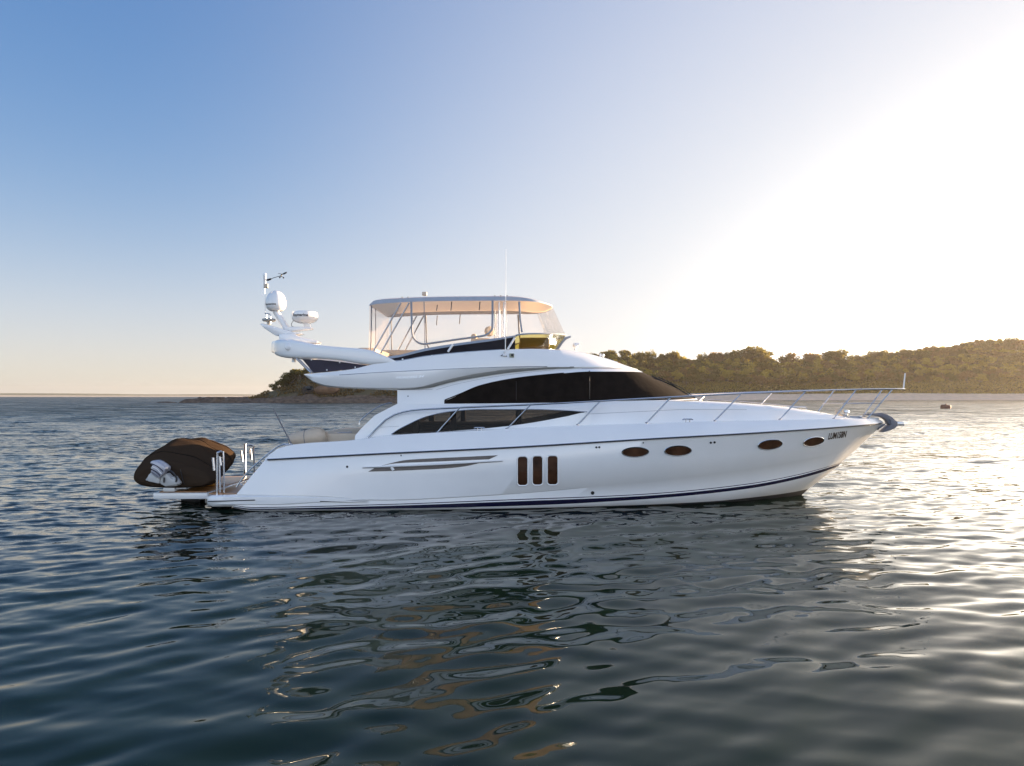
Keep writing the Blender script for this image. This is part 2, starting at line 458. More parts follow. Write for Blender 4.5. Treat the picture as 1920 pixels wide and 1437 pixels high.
# deck: from the inner gunwale row to the centreline; a sunk cockpit aft of the deckhouse
dk = MB(); top = hnear[-1]
for i in range(NH-1):
    a, b = top[i], top[i+1]
    sunk = a.x < (690-960)/FPX*16.8
    def low(p, inset, dz): return Vector((p.x, min(p.y + inset, Y0), p.z + dz))
    dz = -.62 if sunk else -.03
    dzb = -.62 if b.x < (690-960)/FPX*16.8 else -.03
    for f in (lambda v: v, mirror):
        a1, b1 = low(a, .05, dz), low(b, .05, dzb)
        ac, bc = Vector((a.x, Y0, a1.z + (.0 if sunk else .07))), Vector((b.x, Y0, b1.z + (.0 if sunk else .07)))
        dk.add([f(a), f(b), f(b1), f(a1)], [(0, 1, 2, 3)]); dk.add([f(a1), f(b1), f(bc), f(ac)], [(0, 1, 2, 3)])
dk.build('deck', M_deck, yacht, merge=.001)
# rub rail: dark fendering line along the hull
rq = row([(501, 862.2, 2.29)] + [(x, y-1.2, b + .02) for x, y, b in RR[1:-1]] + [(1652, 794.5, .06)], 90)
rpts = [P(*t) for t in zip(*rq)]
for k in (0, 1):
    mb = MB().tube([mirror(p) if k else p for p in rpts], .021, 6)
    rub = mb.build('rub_rail', M_rubber, hull)
    st = MB().tube([(mirror(p) if k else p) + Vector((0, .012 if k else -.012, .012)) for p in rpts], .011, 6)
    st.build('rail_capping', M_steel, hull)

# --- lower deckhouse and foredeck trunk
low_rows = [
    [(665, 824.5, 2.02), (735, 817.5, 1.97), (820, 812.5, 1.93), (950, 806, 1.88), (1100, 799.5, 1.80), (1212, 795.5, 1.66), (1340, 791.5, 1.4), (1462, 789, 1.0), (1560, 787.2, .5), (1596, 786.5, .2), (1607, 786, 0)],
    [(666, 817.5, 2.0), (733, 815.2, 1.96), (850, 808.5, 1.90), (950, 799.5, 1.86), (1000, 792.5, 1.83), (1060, 781.5, 1.80), (1101, 773.6, 1.76), (1212, 775, 1.6), (1340, 776, 1.32), (1462, 779, .94), (1560, 783, .46), (1593, 785, .18), (1604, 785.4, 0)],
    [(668, 814.5, 1.99), (733, 814.6, 1.955), (745, 807, 1.94), (760, 799, 1.93), (800, 781.5, 1.88), (850, 771.5, 1.84), (900, 768.3, 1.82), (1000, 768.3, 1.79), (1060, 770.3, 1.77), (1101, 773, 1.75), (1212, 773.8, 1.59), (1340, 775, 1.31), (1462, 778, .93), (1560, 782.5, .45), (1592, 784.6, .18), (1603, 785.1, 0)],
    [(678, 803, 1.98), (700, 797, 1.965), (733, 787, 1.93), (770, 776, 1.89), (800, 770.5, 1.86), (850, 766.5, 1.82), (900, 765, 1.80), (1000, 764.5, 1.77), (1101, 765.5, 1.72), (1212, 766, 1.56), (1340, 769, 1.28), (1462, 774, .9), (1560, 780, .42), (1590, 783.4, .16), (1600, 784.5, 0)],
    [(703, 779, 1.94), (733, 772, 1.9), (770, 767, 1.86), (800, 765.5, 1.83), (850, 763, 1.79), (900, 761.5, 1.77), (1000, 760.5, 1.74), (1101, 759, 1.69), (1212, 758, 1.52), (1340, 761, 1.22), (1462, 768, .85), (1550, 777, .42), (1585, 782, .15), (1596, 783.8, 0)],
    [(745, 757.5, 1.83), (833, 758, 1.74), (1000, 756.5, 1.69), (1150, 753.5, 1.58), (1240, 752.5, 1.42), (1340, 755.5, 1.10), (1462, 764.5, .76), (1540, 775, .4), (1580, 781, .13), (1590, 783, 0)],
    [(747, 756, 1.7), (833, 756.5, 1.6), (1000, 755, 1.55), (1150, 752, 1.44), (1240, 751, 1.28), (1340, 754, .95), (1462, 763, .6), (1540, 774, .28), (1575, 780.5, .08), (1584, 782.5, 0)],
    [(748, 755, 0), (1000, 753, 0), (1240, 749.5, 0), (1340, 752.5, 0), (1462, 761.5, 0), (1540, 773, 0), (1582, 782.3, 0)],
]
def lcl(r, px, s):
    if r == 1 and 736 < px < 1097: return ('glass', s)
    return 'white'
lp, lnear = loft(low_rows, 190, lcl, {'white': 0, 'glass': 0}, yacht, cap=lambda r: 'white', e=1.15)
house = finish(lp, 'white', 'deckhouse', [M_white], yacht)
for s in (0, 1):
    g = lp[('glass', s)][0]
    obj('side_window', g.v, g.f, M_glass, house, merge=.001)
# interior seen through the side windows
MB().box(P(880, 800, 0) + Vector((0, 0, -.18)), (4.0, 2.4, .55), .05).build('saloon_sofa', M_interior, house)
for px, w in ((779, .16), (850, .14), (973, .12)):
    for sg in (1, -1):
        p = P(px, 790, 1.72)
        MB().box((p.x, Y0 - sg*1.70, p.z + .02), (w, .05, .62), .01).build('window_mullion', M_interior, house)

# --- upper deckhouse with the covered windows and windscreen
up_rows = [
    [(745, 757.7, 1.825), (833, 758.2, 1.74), (1000, 756.7, 1.69), (1100, 754.5, 1.64), (1200, 752.5, 1.48), (1260, 751.5, 1.2), (1290, 750.5, .85), (1303, 750, .45), (1308, 749.5, 0)],
    [(745, 757.2, 1.824), (833, 757.4, 1.738), (1000, 756, 1.688), (1100, 753.5, 1.638), (1200, 751.5, 1.478), (1259, 750, 1.2), (1288.5, 748.7, .85), (1301.5, 748, .45), (1306.5, 747.5, 0)],
    [(745, 754, 1.815), (833, 751, 1.732), (865, 738.5, 1.72), (900, 724, 1.69), (975, 709, 1.63), (1040, 702, 1.58), (1105, 697, 1.5), (1150, 697, 1.30), (1182, 697.2, .95), (1200, 698, .5), (1206, 698.5, 0)],
    [(745, 742, 1.76), (800, 738, 1.72), (860, 722, 1.67), (960, 703, 1.60), (1050, 694, 1.52), (1105, 692.6, 1.42), (1150, 692.6, 1.18), (1178, 693, .85), (1193, 694, .45), (1198, 694.5, 0)],
    [(745, 731.5, 1.74), (777, 730.5, 1.70), (860, 714, 1.64), (960, 698.5, 1.57), (1050, 691.5, 1.48), (1120, 690.5, 1.24), (1165, 691.3, .85), (1188, 693, .4), (1195, 693.6, 0)],
    [(745, 730, 0), (860, 712, 0), (960, 697, 0), (1050, 690, 0), (1195, 693.5, 0)],
]
def ucl(r, px, s):
    if r == 1 and px > 833: return ('cover', s) if px < 1105 else ('screen', 0)
    return 'white'
upp, unear = loft(up_rows, 201, ucl, {'white': 0}, yacht, cap=lambda r: 'white', knots=[(.15, 833), (.5, 1105)])
wheel = finish(upp, 'white', 'wheelhouse', [M_white], yacht)
for k in list(upp):
    if k == 'white': continue
    g = upp[k][0]
    obj('window_cover' if k[0] == 'cover' else 'windscreen_cover', g.v, g.f, M_mesh, wheel, merge=.001)

# --- flybridge moulding
fly_rows = [
    [(572, 704.5, 0), (590, 717, 0), (620, 725, 0), (745, 729, 0), (860, 712, 0), (960, 697.5, 0), (1050, 691, 0), (1190, 693, 0)],
    [(571, 704, 1.60), (590, 718, 1.70), (620, 726.3, 1.74), (745, 731, 1.72), (777, 730, 1.69), (860, 713.5, 1.63), (960, 698.3, 1.56), (1050, 691.3, 1.47), (1120, 690.4, 1.23), (1165, 691.2, .84), (1188, 693, .39), (1195, 693.6, 0)],
    [(570.5, 703.3, 1.70), (590, 716, 1.80), (620, 723.5, 1.84), (680, 727, 1.85), (745, 727.5, 1.83), (777, 726.5, 1.81), (860, 710.5, 1.72), (960, 696, 1.62), (1050, 690, 1.51), (1120, 689.3, 1.26), (1165, 690.3, .86), (1188, 692.5, .4), (1195.3, 693.2, 0)],
    [(570.3, 702.9, 1.72), (590, 708, 1.84), (620, 712, 1.89), (680, 713, 1.9), (745, 711, 1.89), (800, 709.5, 1.86), (860, 702, 1.78), (960, 693, 1.66), (1050, 689, 1.53), (1120, 688.4, 1.27), (1165, 689.6, .86), (1188, 692.1, .4), (1195.4, 693, 0)],
    [(570.1, 702.5, 1.72), (600, 704.2, 1.86), (635, 704.5, 1.9), (700, 700.2, 1.9), (800, 695.2, 1.85), (900, 690.5, 1.76), (1000, 688.2, 1.62), (1050, 688.2, 1.54), (1120, 687.8, 1.27), (1165, 689.2, .86), (1188, 691.9, .4), (1195.5, 692.9, 0)],
    [(570, 702.3, 1.72), (600, 703.3, 1.85), (635, 703.2, 1.87), (700, 698.7, 1.865), (800, 693.7, 1.815), (900, 689.2, 1.73), (1000, 687, 1.60), (1050, 687.4, 1.53), (1120, 687.3, 1.265), (1165, 688.9, .86), (1188, 691.7, .4), (1195.6, 692.8, 0)],
    [(569.9, 702.1, 1.71), (600, 702, 1.83), (635, 700, 1.85), (690, 692, 1.84), (740, 688, 1.82), (800, 682.5, 1.79), (880, 675.5, 1.74), (960, 670, 1.66), (1040, 671, 1.52), (1100, 674.5, 1.28), (1140, 680, .95), (1172, 687, .52), (1188, 690.8, .22), (1195, 692.3, 0)],
    [(569.8, 702, 1.70), (600, 699.5, 1.80), (660, 693, 1.81), (690, 685.5, 1.80), (720, 679.5, 1.79), (740, 678.3, 1.78), (800, 668.5, 1.74), (880, 660.5, 1.68), (940, 656.5, 1.62), (1000, 654.5, 1.5), (1040, 656, 1.36), (1070, 659.3, 1.18), (1100, 664, .95), (1145, 676.5, .55), (1176, 686.8, .2), (1188, 690.5, 0)],
    [(572, 701.5, 1.62), (600, 699, 1.70), (660, 692.5, 1.71), (690, 685, 1.70), (720, 679, 1.69), (740, 677.8, 1.68), (800, 668, 1.63), (880, 660, 1.56), (940, 656, 1.48), (1000, 653.8, 1.34), (1040, 654.8, 1.18), (1070, 658, 1.0), (1100, 662.8, .78), (1145, 675.5, .4), (1172, 685, .12), (1183, 688.8, 0)],
]
fp, fnear = loft(fly_rows, 200, lambda r, px, s: 'white', {'white': 0}, yacht, cap=lambda r: 'white', e=1.4)
fl = MB().add(fp['white'][0].v, fp['white'][0].f)
tr = fnear[-1]
ZF = P(700, 694, 1.7).z
for i in range(len(tr)-1):
    a, b = tr[i], tr[i+1]
    sunk = a.x < (1062-960)/FPX*17.6
    for f in (lambda v: v, mirror):
        if sunk:
            za, zb = min(a.z - .02, ZF), min(b.z - .02, ZF)
            a1, b1 = Vector((a.x, min(a.y+.04, Y0), za)), Vector((b.x, min(b.y+.04, Y0), zb))
            ac, bc = Vector((a.x, Y0, za)), Vector((b.x, Y0, zb))
            fl.add([f(a), f(b), f(b1), f(a1)], [(0, 1, 2, 3)])
        else:
            a1, b1 = a, b
            ac, bc = Vector((a.x, Y0, a.z + .05*min(1, (Y0-a.y)))), Vector((b.x, Y0, b.z + .05*min(1, (Y0-b.y))))
        fl.add([f(a1), f(b1), f(bc), f(ac)], [(0, 1, 2, 3)])
fly = fl.build('flybridge', M_white, yacht, merge=.0012)

# ray-casts onto the yacht's near side, to place fittings and lettering on the skin
bpy.context.view_layer.update()
bv, bf = [], []
for o in (hull, house, wheel, fly):
    k = len(bv)
    bv += [v.co + Vector((0, Y0, 0)) for v in o.data.vertices]
    bf += [[i + k for i in p.vertices] for p in o.data.polygons]
TREE = BVHTree.FromPolygons(bv, bf)
CAMP = Vector((0, 0, CH))
def hit(px, py, off=.004):
    d = Vector(((px-960)/FPX, 1, -(py-HOR)/FPX)).normalized()
    p, n, i, dist = TREE.ray_cast(CAMP, d)
    if p is None: return None, None
    if n.dot(d) > 0: n = -n
    return p + n*off, n
def H(px, py, off=.004):
    p, n = hit(px, py, off)
    return p if p is not None else P(px, py, 1.7)

def strip(name, tops, bots, m, parent, off=.004, n=40):
    a = np.array(tops, float); b = np.array(bots, float)
    q = np.linspace(0, 1, n); v, f = [], []
    qa = a[0, 0] + (a[-1, 0]-a[0, 0])*q; qb = b[0, 0] + (b[-1, 0]-b[0, 0])*q
    ya = pchip(a[:, 0], a[:, 1], qa); yb = pchip(b[:, 0], b[:, 1], qb)
    for i in range(n):
        v += [H(qa[i]+(qb[i]-qa[i])*w_, ya[i]+(yb[i]-ya[i])*w_, off) for w_ in (0, .2, .4, .6, .8, 1)]
    for i in range(n-1):
        f += [(6*i+k, 6*i+6+k, 6*i+7+k, 6*i+1+k) for k in range(5)]
    return obj(name, v, f, m, parent)

def skin_line(name, pts, r, m, parent, off=.0, n=40):
    a = np.array(pts, float); q = np.linspace(a[0, 0], a[-1, 0], n)
    return MB().tube([H(x, y, off) for x, y in zip(q, pchip(a[:, 0], a[:, 1], q))], r, 6).build(name, m, parent)

def disc(name, outline, m, parent, frame=None, fr=.012, off=.009):
    o2 = []
    for i, p in enumerate(outline):
        q = outline[(i+1) % len(outline)]
        k = max(1, int(math.hypot(q[0]-p[0], q[1]-p[1])/4))
        o2 += [(p[0] + (q[0]-p[0])*j/k, p[1] + (q[1]-p[1])*j/k) for j in range(k)]
    outline = o2
    c = np.mean(np.array(outline), 0); v = [H(*c, off)]; f = []
    n = len(outline); rings = (.25, .5, .75, 1.0)
    for s_ in rings:
        for x, y in outline: v.append(H(c[0] + (x-c[0])*s_, c[1] + (y-c[1])*s_, off))
    for i in range(n):
        j = (i+1) % n
        f.append((0, 1+i, 1+j))
        for r in range(len(rings)-1): f.append((1+r*n+i, 1+(r+1)*n+i, 1+(r+1)*n+j, 1+r*n+j))
    o = obj(name, v, f, m, parent)
    if frame:
        pts = [H(x, y, off) for x, y in outline]
        MB().tube(pts + [pts[0], pts[1]], fr, 6, caps=False).build('window_frame', frame, o)
    return o

for cx, cy, w, h, sl in ((1191, 848, 25, 9, .03), (1271, 845.7, 25, 9.3, .03), (1443.5, 834, 22.5, 9, .1), (1525, 828.3, 19, 8.2, .16)):
    oc = []
    for k in range(40):
        t = 2*math.pi*k/40; x = w*math.cos(t)
        oc.append((cx + x, cy + h*math.sin(t) - sl*x))
    disc('porthole', oc, M_brown, hull, M_steel, .013)
for x0, x1, dy in ((969.5, 990, 1), (997.5, 1018, 0), (1025.5, 1046.5, -.5)):
    oc = []; y0, y1, r = 854.5 + dy, 910 + dy, 6.5
    for cx, cy, a0 in ((x1-r, y0+r, -90), (x1-r, y1-r, 0), (x0+r, y1-r, 90), (x0+r, y0+r, 180)):
        for k in range(7):
            t = R(a0 + 15*k); oc.append((cx + r*math.cos(t), cy + r*math.sin(t)))
    disc('hull_window', oc, M_brown, hull, M_white, .02)
for cx, cy, r in ((1118, 839, 2.0), (1123.5, 838.8, 2.0), (1332.5, 830.3, 2.2), (1339.5, 829.6, 2.2), (651, 875.5, 2.2), (1111, 924.5, 3.4), (752, 854.5, 1.3), (1206, 830.5, 1.3), (765, 743.3, 1.2)):
    disc('vent_hole', [(cx + r*math.cos(k*.524), cy + r*math.sin(k*.524)) for k in range(12)], M_black, hull if cy > 800 else house)
# engine-room air intake on the hull side
v1 = strip('intake_recess', [(716, 873.3), (735, 868.2), (760, 863), (800, 860.3), (880, 856.5), (934, 853.8)], [(716, 873.6), (735, 870), (760, 868), (800, 866.5), (880, 863), (917, 861.5)], M_intake, hull, .006)
strip('intake_recess', [(704, 877), (730, 876), (760, 875), (830, 872), (890, 869), (905, 866.5)], [(690, 884.8), (730, 883.5), (780, 881.5), (830, 879), (870, 875), (905, 867)], M_intake, hull, .006)
fin = [H(x, y, .03) for x, y in ((680, 876.2), (730, 874.5), (830, 870), (943, 863.5))]
MB().tube(fin, [.008, .022, .026, .008], 8, smooth=8).build('intake_fin', M_white, hull)
MB().tube([p + Vector((0, .01, -.022)) for p in fin], [.005, .011, .011, .004], 6, smooth=8).build('intake_fin', M_seam, hull)
MB().tube([H(734, 876, .02), H(738, 882, .02)], .035, 8).build('intake_bracket', M_white, hull)
# lettering
def lettering(name, text, m, parent, place, size, shear=0.0, ext=.0015, spacing=1.0, bold=0.0):
    cu = bpy.data.curves.new(name, 'FONT'); cu.body = text; cu.size = 1; cu.shear = shear
    cu.space_character = spacing; cu.offset = bold; cu.resolution_u = 3
    t = bpy.data.objects.new('lettering_tmp', cu); C.objects.link(t)
    dg = bpy.context.evaluated_depsgraph_get()
    me = bpy.data.meshes.new_from_object(t.evaluated_get(dg))
    bpy.data.objects.remove(t)
    v = [x.co.copy() for x in me.vertices]; f = [list(p.vertices) for p in me.polygons]
    xs = [a.x for a in v]; x0, x1 = min(xs), max(xs)
    out = [place((a.x - x0)/(x1 - x0), a.y / .7) for a in v]
    return obj(name, out, f, m, parent, smooth=False, recalc=False)
def on_skin(xa, ya, xb, yb, hgt, off=.005):
    return lambda u, w: H(xa + (xb-xa)*u, ya + (yb-ya)*u - hgt*w, off)
lettering('registration_lettering', 'LUM158N', M_letter, hull, on_skin(1552, 824, 1588, 819.3, 11), 1, .45, bold=.035)
lettering('model_lettering', 'PRINCESS 54', M_silver, fly, on_skin(742, 711, 795, 708, 4.2), 1, .35, spacing=1.15, bold=.015)
# crease and panel lines
strip('accent_panel', [(779, 728.5), (800, 722.5), (840, 711.5), (900, 699.5), (960, 692), (1020, 689), (1076, 688)], [(779, 729.3), (800, 728.5), (840, 718.8), (900, 706.5), (960, 697.5), (1020, 692), (1076, 689.5)], M_grey, fly, .014, 90)
skin_line('flybridge_groove', [(636, 703.6), (700, 699.4), (800, 694.4), (900, 690), (1000, 687.7), (1026, 687.8)], .011, M_seam, fly, -.002)
skin_line('panel_seam', [(745, 731.4), (800, 730.8), (811, 730.5)], .004, M_seam, wheel, 0)
skin_line('panel_seam', [(1091, 692), (1130, 691.4), (1178, 691.8)], .005, M_seam, wheel, 0)
skin_line('panel_seam', [(818, 731), (860, 719.5), (960, 702), (1040, 693.5)], .003, M_seam, wheel, 0)
skin_line('panel_seam', [(1105, 776.5), (1200, 772), (1300, 768), (1400, 768.5)], .004, M_seam, house, 0)
skin_line('panel_seam', [(712, 801.5), (748, 799.5)], .003, M_seam, house, 0)
skin_line('window_trim', [(733.5, 814.6), (745, 806.6), (760, 798.6), (800, 781.1), (850, 771.1), (900, 767.9), (1000, 767.9), (1060, 769.9), (1101, 772.8)], .009, M_steel, house, .004, 60)
skin_line('cover_hem', [(834, 757), (1000, 755.2), (1104, 752)], .012, M_mesh, wheel, .006)
skin_line('cover_hem', [(834, 750.5), (865, 738), (900, 723.6), (975, 708.6), (1040, 701.6), (1105, 696.8)], .014, M_mesh, wheel, .008)
MB().tube([H(1105.5, y, .006) for y in np.linspace(697.5, 752, 12)], .008, 6).build('cover_seam', M_black, wheel)
MB().tube([H(968, y, .004) for y in np.linspace(712, 755, 12)], .005, 6).build('cover_seam', M_black, wheel)

# --- fixed bathing platform moulding at the stern, lifting swim platform, quarter rails
pl = MB()
secs = [(388.5, 2.18), (391, 2.28), (398, 2.35), (420, 2.40), (450, 2.425), (520, 2.43), (600, 2.42), (690, 2.41)]
def plat(px, b):
    # rounded section of the side moulding
    t = max(0, min(1, (px-520)/170))
    top = 928.3 + 2*t + 9*t*t*.3; bot = 950 - (950-932)*t*.55
    if px < 398: top, bot = 929.5, 947.5
    r = [(top, -.10), (top+.8, -.03), (top+4, .012*(1-t)), (top+10, .016*(1-t)), (bot-4, .012*(1-t)), (bot, -.06)]
    return [P(px, y, b + db) for y, db in r]
prow = [plat(px, b) for px, b in secs]
n = 6
for f in (lambda v: v, mirror):
    for i in range(len(prow)-1):
        for k in range(n-1):
            pl.add([f(prow[i][k]), f(prow[i+1][k]), f(prow[i+1][k+1]), f(prow[i][k+1])], [(0, 1, 2, 3)])
for k in range(n-1): pl.add([prow[0][k], prow[0][k+1], mirror(prow[0][k+1]), mirror(prow[0][k])], [(0, 1, 2, 3)])
for i in range(len(prow)-1):
    for k in (0, n-1): pl.add([prow[i][k], prow[i+1][k], mirror(prow[i+1][k]), mirror(prow[i][k])], [(0, 1, 2, 3)])
stern = pl.build('stern_platform', M_white, yacht, merge=.001)
a = P(392, 928.2, 2.2); b_ = P(470, 928.2, 2.2)
MB().box(((a.x+b_.x)/2 + .1, Y0, a.z + .018), (b_.x-a.x+.25, 4.3, .025), .008).build('teak_decking', M_teak, stern)
MB().tube([P(390, 940.5, 2.37), P(420, 939.7, 2.425), P(478, 938, 2.45)], .013, 6).build('platform_fender', M_rubber, stern)

# lifting platform
c0, c1 = P(287, 930, 1.75), P(389, 930, 1.75)
lift = MB()
lift.box(((c0.x+c1.x)/2, Y0, P(330, 930.5, 1.75).z), (c1.x-c0.x, 3.5, .15), .02)
liftp = lift.build('swim_platform', M_white, yacht)
zt = P(330, 930.5, 1.75).z + .075
MB().box(((c0.x+c1.x)/2 + .02, Y0, zt + .012), (c1.x-c0.x-.16, 3.3, .024), .006).build('teak_decking', M_teak, liftp)
MB().box((P(352, 945, 1.2).x, Y0-.9, .06), (.5, .3, .36), .03).build('lift_arm', M_antif, liftp)
MB().box((P(352, 945, 1.2).x, Y0+.9, .06), (.5, .3, .36), .03).build('lift_arm', M_antif, liftp)

def gate(xa, xb, ytop, ybot, b, hold):
    g = MB()
    g.tube([P(xa, ybot, b), P(xa+.5, ytop+8, b), P(xa+2, ytop+1, b), P((xa+xb)/2, ytop-1, b-.05), P(xb-2, ytop, b-.1), P(xb, ytop+8, b-.1), P(xb+1, ybot, b-.1)], .024, 8, smooth=4)
    o = g.build('gate_rail', M_steel, stern)
    for px, py, h in hold:
        MB().tube([P(px, py, b-.05), P(px+2.2, py+h, b-.05)], .035, 10).build('rod_holder', M_steel, o)
    return o
gate(407, 419, 848, 927, 2.15, [(399.5, 858.5, 24), (412, 857, 16)])
MB().tube([P(411.5, 856, 2.0), P(413, 926, 2.0)], .022, 8).build('gate_post', M_steel, stern)
gate(460, 476, 836, 897, -1.9, [(452, 846, 20), (469, 842, 20)])
MB().tube([P(459.5, 832, -1.8), P(459, 900, -1.8)], .04, 10).build('gate_post', M_steel, stern)
q = [(443.5, 914, 2.2), (455, 897, 2.2), (470, 880, 2.2), (497, 856, 2.15), (515, 842, 2.12), (527, 835.5, 2.1), (541, 834.5, 2.1)]
qr = MB().tube([P(*t) for t in q], .018, 8, smooth=6).build('quarter_rail', M_steel, hull)
for t in ((449, 906), (467, 883.5), (487, 865), (505, 850)):
    MB().tube([P(t[0], t[1], 2.2), P(t[0]+5, t[1]+4, 2.2)], .014, 6).build('rail_foot', M_steel, qr)
for px, py, b in ((539, 834, 2.1), (899, 803, 2.02), (1289.5, 787.3, 1.75)):
    cl = MB()
    p = P(px, py, b)
    cl.tube([p + Vector((-.13, 0, 0)), p + Vector((-.09, 0, .012)), p + Vector((.09, 0, .012)), p + Vector((.13, 0, 0))], [.012, .017, .017, .012], 8)
    for s in (-.045, .045): cl.tube([p + Vector((s, 0, 0)), p + Vector((s, 0, -.1))], .014, 8)
    cl.build('mooring_cleat', M_steel, hull)
MB().tube([P(547, 834, 1.9), P(512, 766, 1.9)], [.018, .014], 8).build('ensign_staff', M_seam, hull)
# aft cockpit seat, bolster and table
bo = MB()
pa, pb = P(543, 826, 1.55), P(612, 817.5, 1.55)
ln = (pb-pa).length
bo.lathe([(0, 0), (.10, .0), (.14, .03), (.165, .15), (.2, .4), (.2, .41), (.205, .43), (.215, .62), (.205, .78), (.17, ln-.06), (.10, ln), (0, ln)], pa, pb-pa)
bst = bo.build('seat_bolster', M_beige, yacht)
MB().lathe([(.203, 0), (.210, .008), (.203, .016)], pa + (pb-pa).normalized()*.405, pb-pa).build('bolster_strap', M_seam, bst)
seat = MB().box((P(640, 820, 1.3).x, Y0, P(640, 822.5, 1.3).z), (1.15, 3.0, .28), .05).build('aft_seat', M_beige, yacht)
MB().tube([P(617, 815, 1.35), P(640, 811.5, 1.35), P(660, 811, 1.35)], .014, 6).build('seat_rail', M_steel, seat)
for px in (622, 632, 642): MB().tube([P(px, 818, 1.35), P(px, 812.5, 1.35)], .02, 8).build('cup_holder', M_steel, seat)

# --- grab rails on the aft wing, bow rail with stanchions
grab = MB().tube([P(673.5, 797, 1.98), P(676, 789, 1.97), P(690, 776.5, 1.95), P(708, 764, 1.92), P(726, 757, 1.88), P(735, 756.5, 1.86)], .016, 8, smooth=6).build('grab_rail', M_steel, house)
RAIL = [(690, 820, 2.06), (705, 804.5, 2.05), (725, 786, 2.02), (745, 776, 2.0), (775, 769.5, 2.0), (820, 766.5, 2.02), (900, 763, 2.02), (1010, 758.3, 2.0), (1125, 752.3, 1.95), (1258, 745, 1.82), (1390, 738.3, 1.55), (1511, 733.5, 1.12), (1606, 730.6, .62), (1674, 729.7, .26), (1696, 729.6, .0)]
rl = row(RAIL, 80, 1.3)
rp = [P(*t) for t in zip(*rl)]
rail = MB().tube(rp + [mirror(p) for p in reversed(rp[:-1])], .021, 8).build('bow_rail', M_steel, yacht)
def rail_at(px):
    a = np.array(RAIL); return P(px, float(pchip(a[:, 0], a[:, 1], [px])[0]), float(pchip(a[:, 0], a[:, 2], [px])[0]))
for bx, by, tx, bb in ((819, 812, 862, 2.08), (950, 805, 995, 2.06), (1083, 797.5, 1125, 2.0), (1212, 794, 1258, 1.86), (1340, 789.8, 1390, 1.6), (1462, 787.5, 1511, 1.14), (1563, 786, 1606, .6), (1627, 785, 1674, .16)):
    a, b = P(bx, by, bb), rail_at(tx)
    for f in (lambda v: v, mirror):
        s_ = MB().tube([f(a), f(b)], .0165, 8).lathe([(.034, 0), (.034, .012), (.02, .03)], f(a), (0, 0, 1), 12)
        s_.build('stanchion', M_steel, rail)
m1, m2 = P(1581, 757.5, .62), P(1651, 756.5, .22)
for f in (lambda v: v, mirror): MB().tube([f(m1), f(m2)], .012, 6).build('mid_rail', M_steel, rail)
MB().tube([P(1694, 729.5, 0), P(1697, 700, 0)], [.02, .016], 8).build('jack_staff', M_white, rail)
# foredeck hand rails, windlass, anchor
for sg in (1, -1):
    fr_ = [P(1322, 751, .75*sg) + Vector((0, 0, .0)), P(1328, 748.5 if sg > 0 else 749, .75*sg), P(1400, 753.5, .62*sg), P(1470, 760.5, .5*sg), P(1508, 764, .42*sg), P(1513, 767, .42*sg)]
    if sg < 0:
        MB().tube(fr_, .012, 6).build('foredeck_rail', M_steel, house)
MB().box(P(1490, 763.5, -.1), (.42, .5, .04), .015).build('deck_hatch', M_steel, house)
w = P(1586, 779, .1)
wl = MB().lathe([(.09, 0), (.09, .03), (.05, .06), (.05, .12), (.085, .14), (.08, .19), (.03, .21)], w + Vector((0, 0, -.06)))
wl.build('windlass', M_steel, yacht)
wl2 = MB().box(P(1571, 770, 0) + Vector((0, 0, -.02)), (.09, .12, .17), .02).tube([P(1571, 774, 0), P(1580, 781, 0), P(1590, 784, 0)], .018, 6)
wl2.build('deck_searchlight', M_beige, yacht)
MB().tube([P(1590, 781.5, .1), P(1612, 782, .08), P(1616, 781, .08), P(1622, 781.5, .06)], .016, 6).box(P(1613, 781.5, .1), (.07, .08, .05), .01).build('anchor_chain', M_steel, yacht)
ro = MB().prism([P(*t, 0) for t in ((1618, 778), (1633, 775.6), (1650, 774.2), (1660, 777), (1670, 782.5), (1676, 788), (1681, 791), (1679, 797), (1670, 798.5), (1663, 795), (1661, 789), (1652, 782.5), (1640, 780), (1628, 779.5))], (0, .09, 0), .015)
roller = ro.build('anchor_roller', M_seam, yacht)
an = MB().prism([P(*t, 0) for t in ((1664, 786), (1676, 789), (1680, 797), (1674, 803), (1662, 808), (1650, 811), (1657, 804), (1667, 796))], (0, .13, 0), .02)
an.prism([P(*t, 0) for t in ((1649, 797), (1660, 794), (1659, 797), (1645, 807))], (0, .03, 0), .006)
an.build('anchor', M_seam, roller)
MB().box(P(1685, 794.5, 0), (.19, .22, .11), .02).build('roller_head', M_steel, roller)

# --- radar arch
def sweep(pts, secs, name, m, parent, n=32, k=5, pw=4.2):
    """superelliptic section (w across, h up) along a path"""
    pts = crom(pts, k); secs = [crom([Vector((a, b, 0)) for a, b in secs], k)][0]
    v, f = [], []
    for i, p in enumerate(pts):
        d = (pts[min(i+1, len(pts)-1)] - pts[max(i-1, 0)]); d.z *= .35; d.normalize()
        side = Vector((0, 0, 1)).cross(d).normalized(); up = d.cross(side).normalized()
        for j in range(n):
            t = 2*math.pi*j/n; c, s = math.cos(t), math.sin(t)
            x = math.copysign(abs(c)**(2/pw), c)*secs[i].x/2; z = math.copysign(abs(s)**(2/pw), s)*secs[i].y/2
            v.append(p + side*x + up*z)
    for i in range(len(pts)-1):
        for j in range(n): f.append((i*n+j, i*n+(j+1) % n, (i+1)*n+(j+1) % n, (i+1)*n+j))
    f += [tuple(range(n)), tuple(range((len(pts)-1)*n, len(pts)*n))]
    return obj(name, v, f, m, parent, angle=50)
half = [P(745, 680.5, 1.70), P(718, 674.5, 1.71), P(690, 670, 1.71), (P(640, 664, 1.70)), P(600, 660.5, 1.68), P(568, 657, 1.60), P(545, 654.5, 1.42), P(533, 653, 1.15), P(529, 652, .7), P(527, 652, 0)]
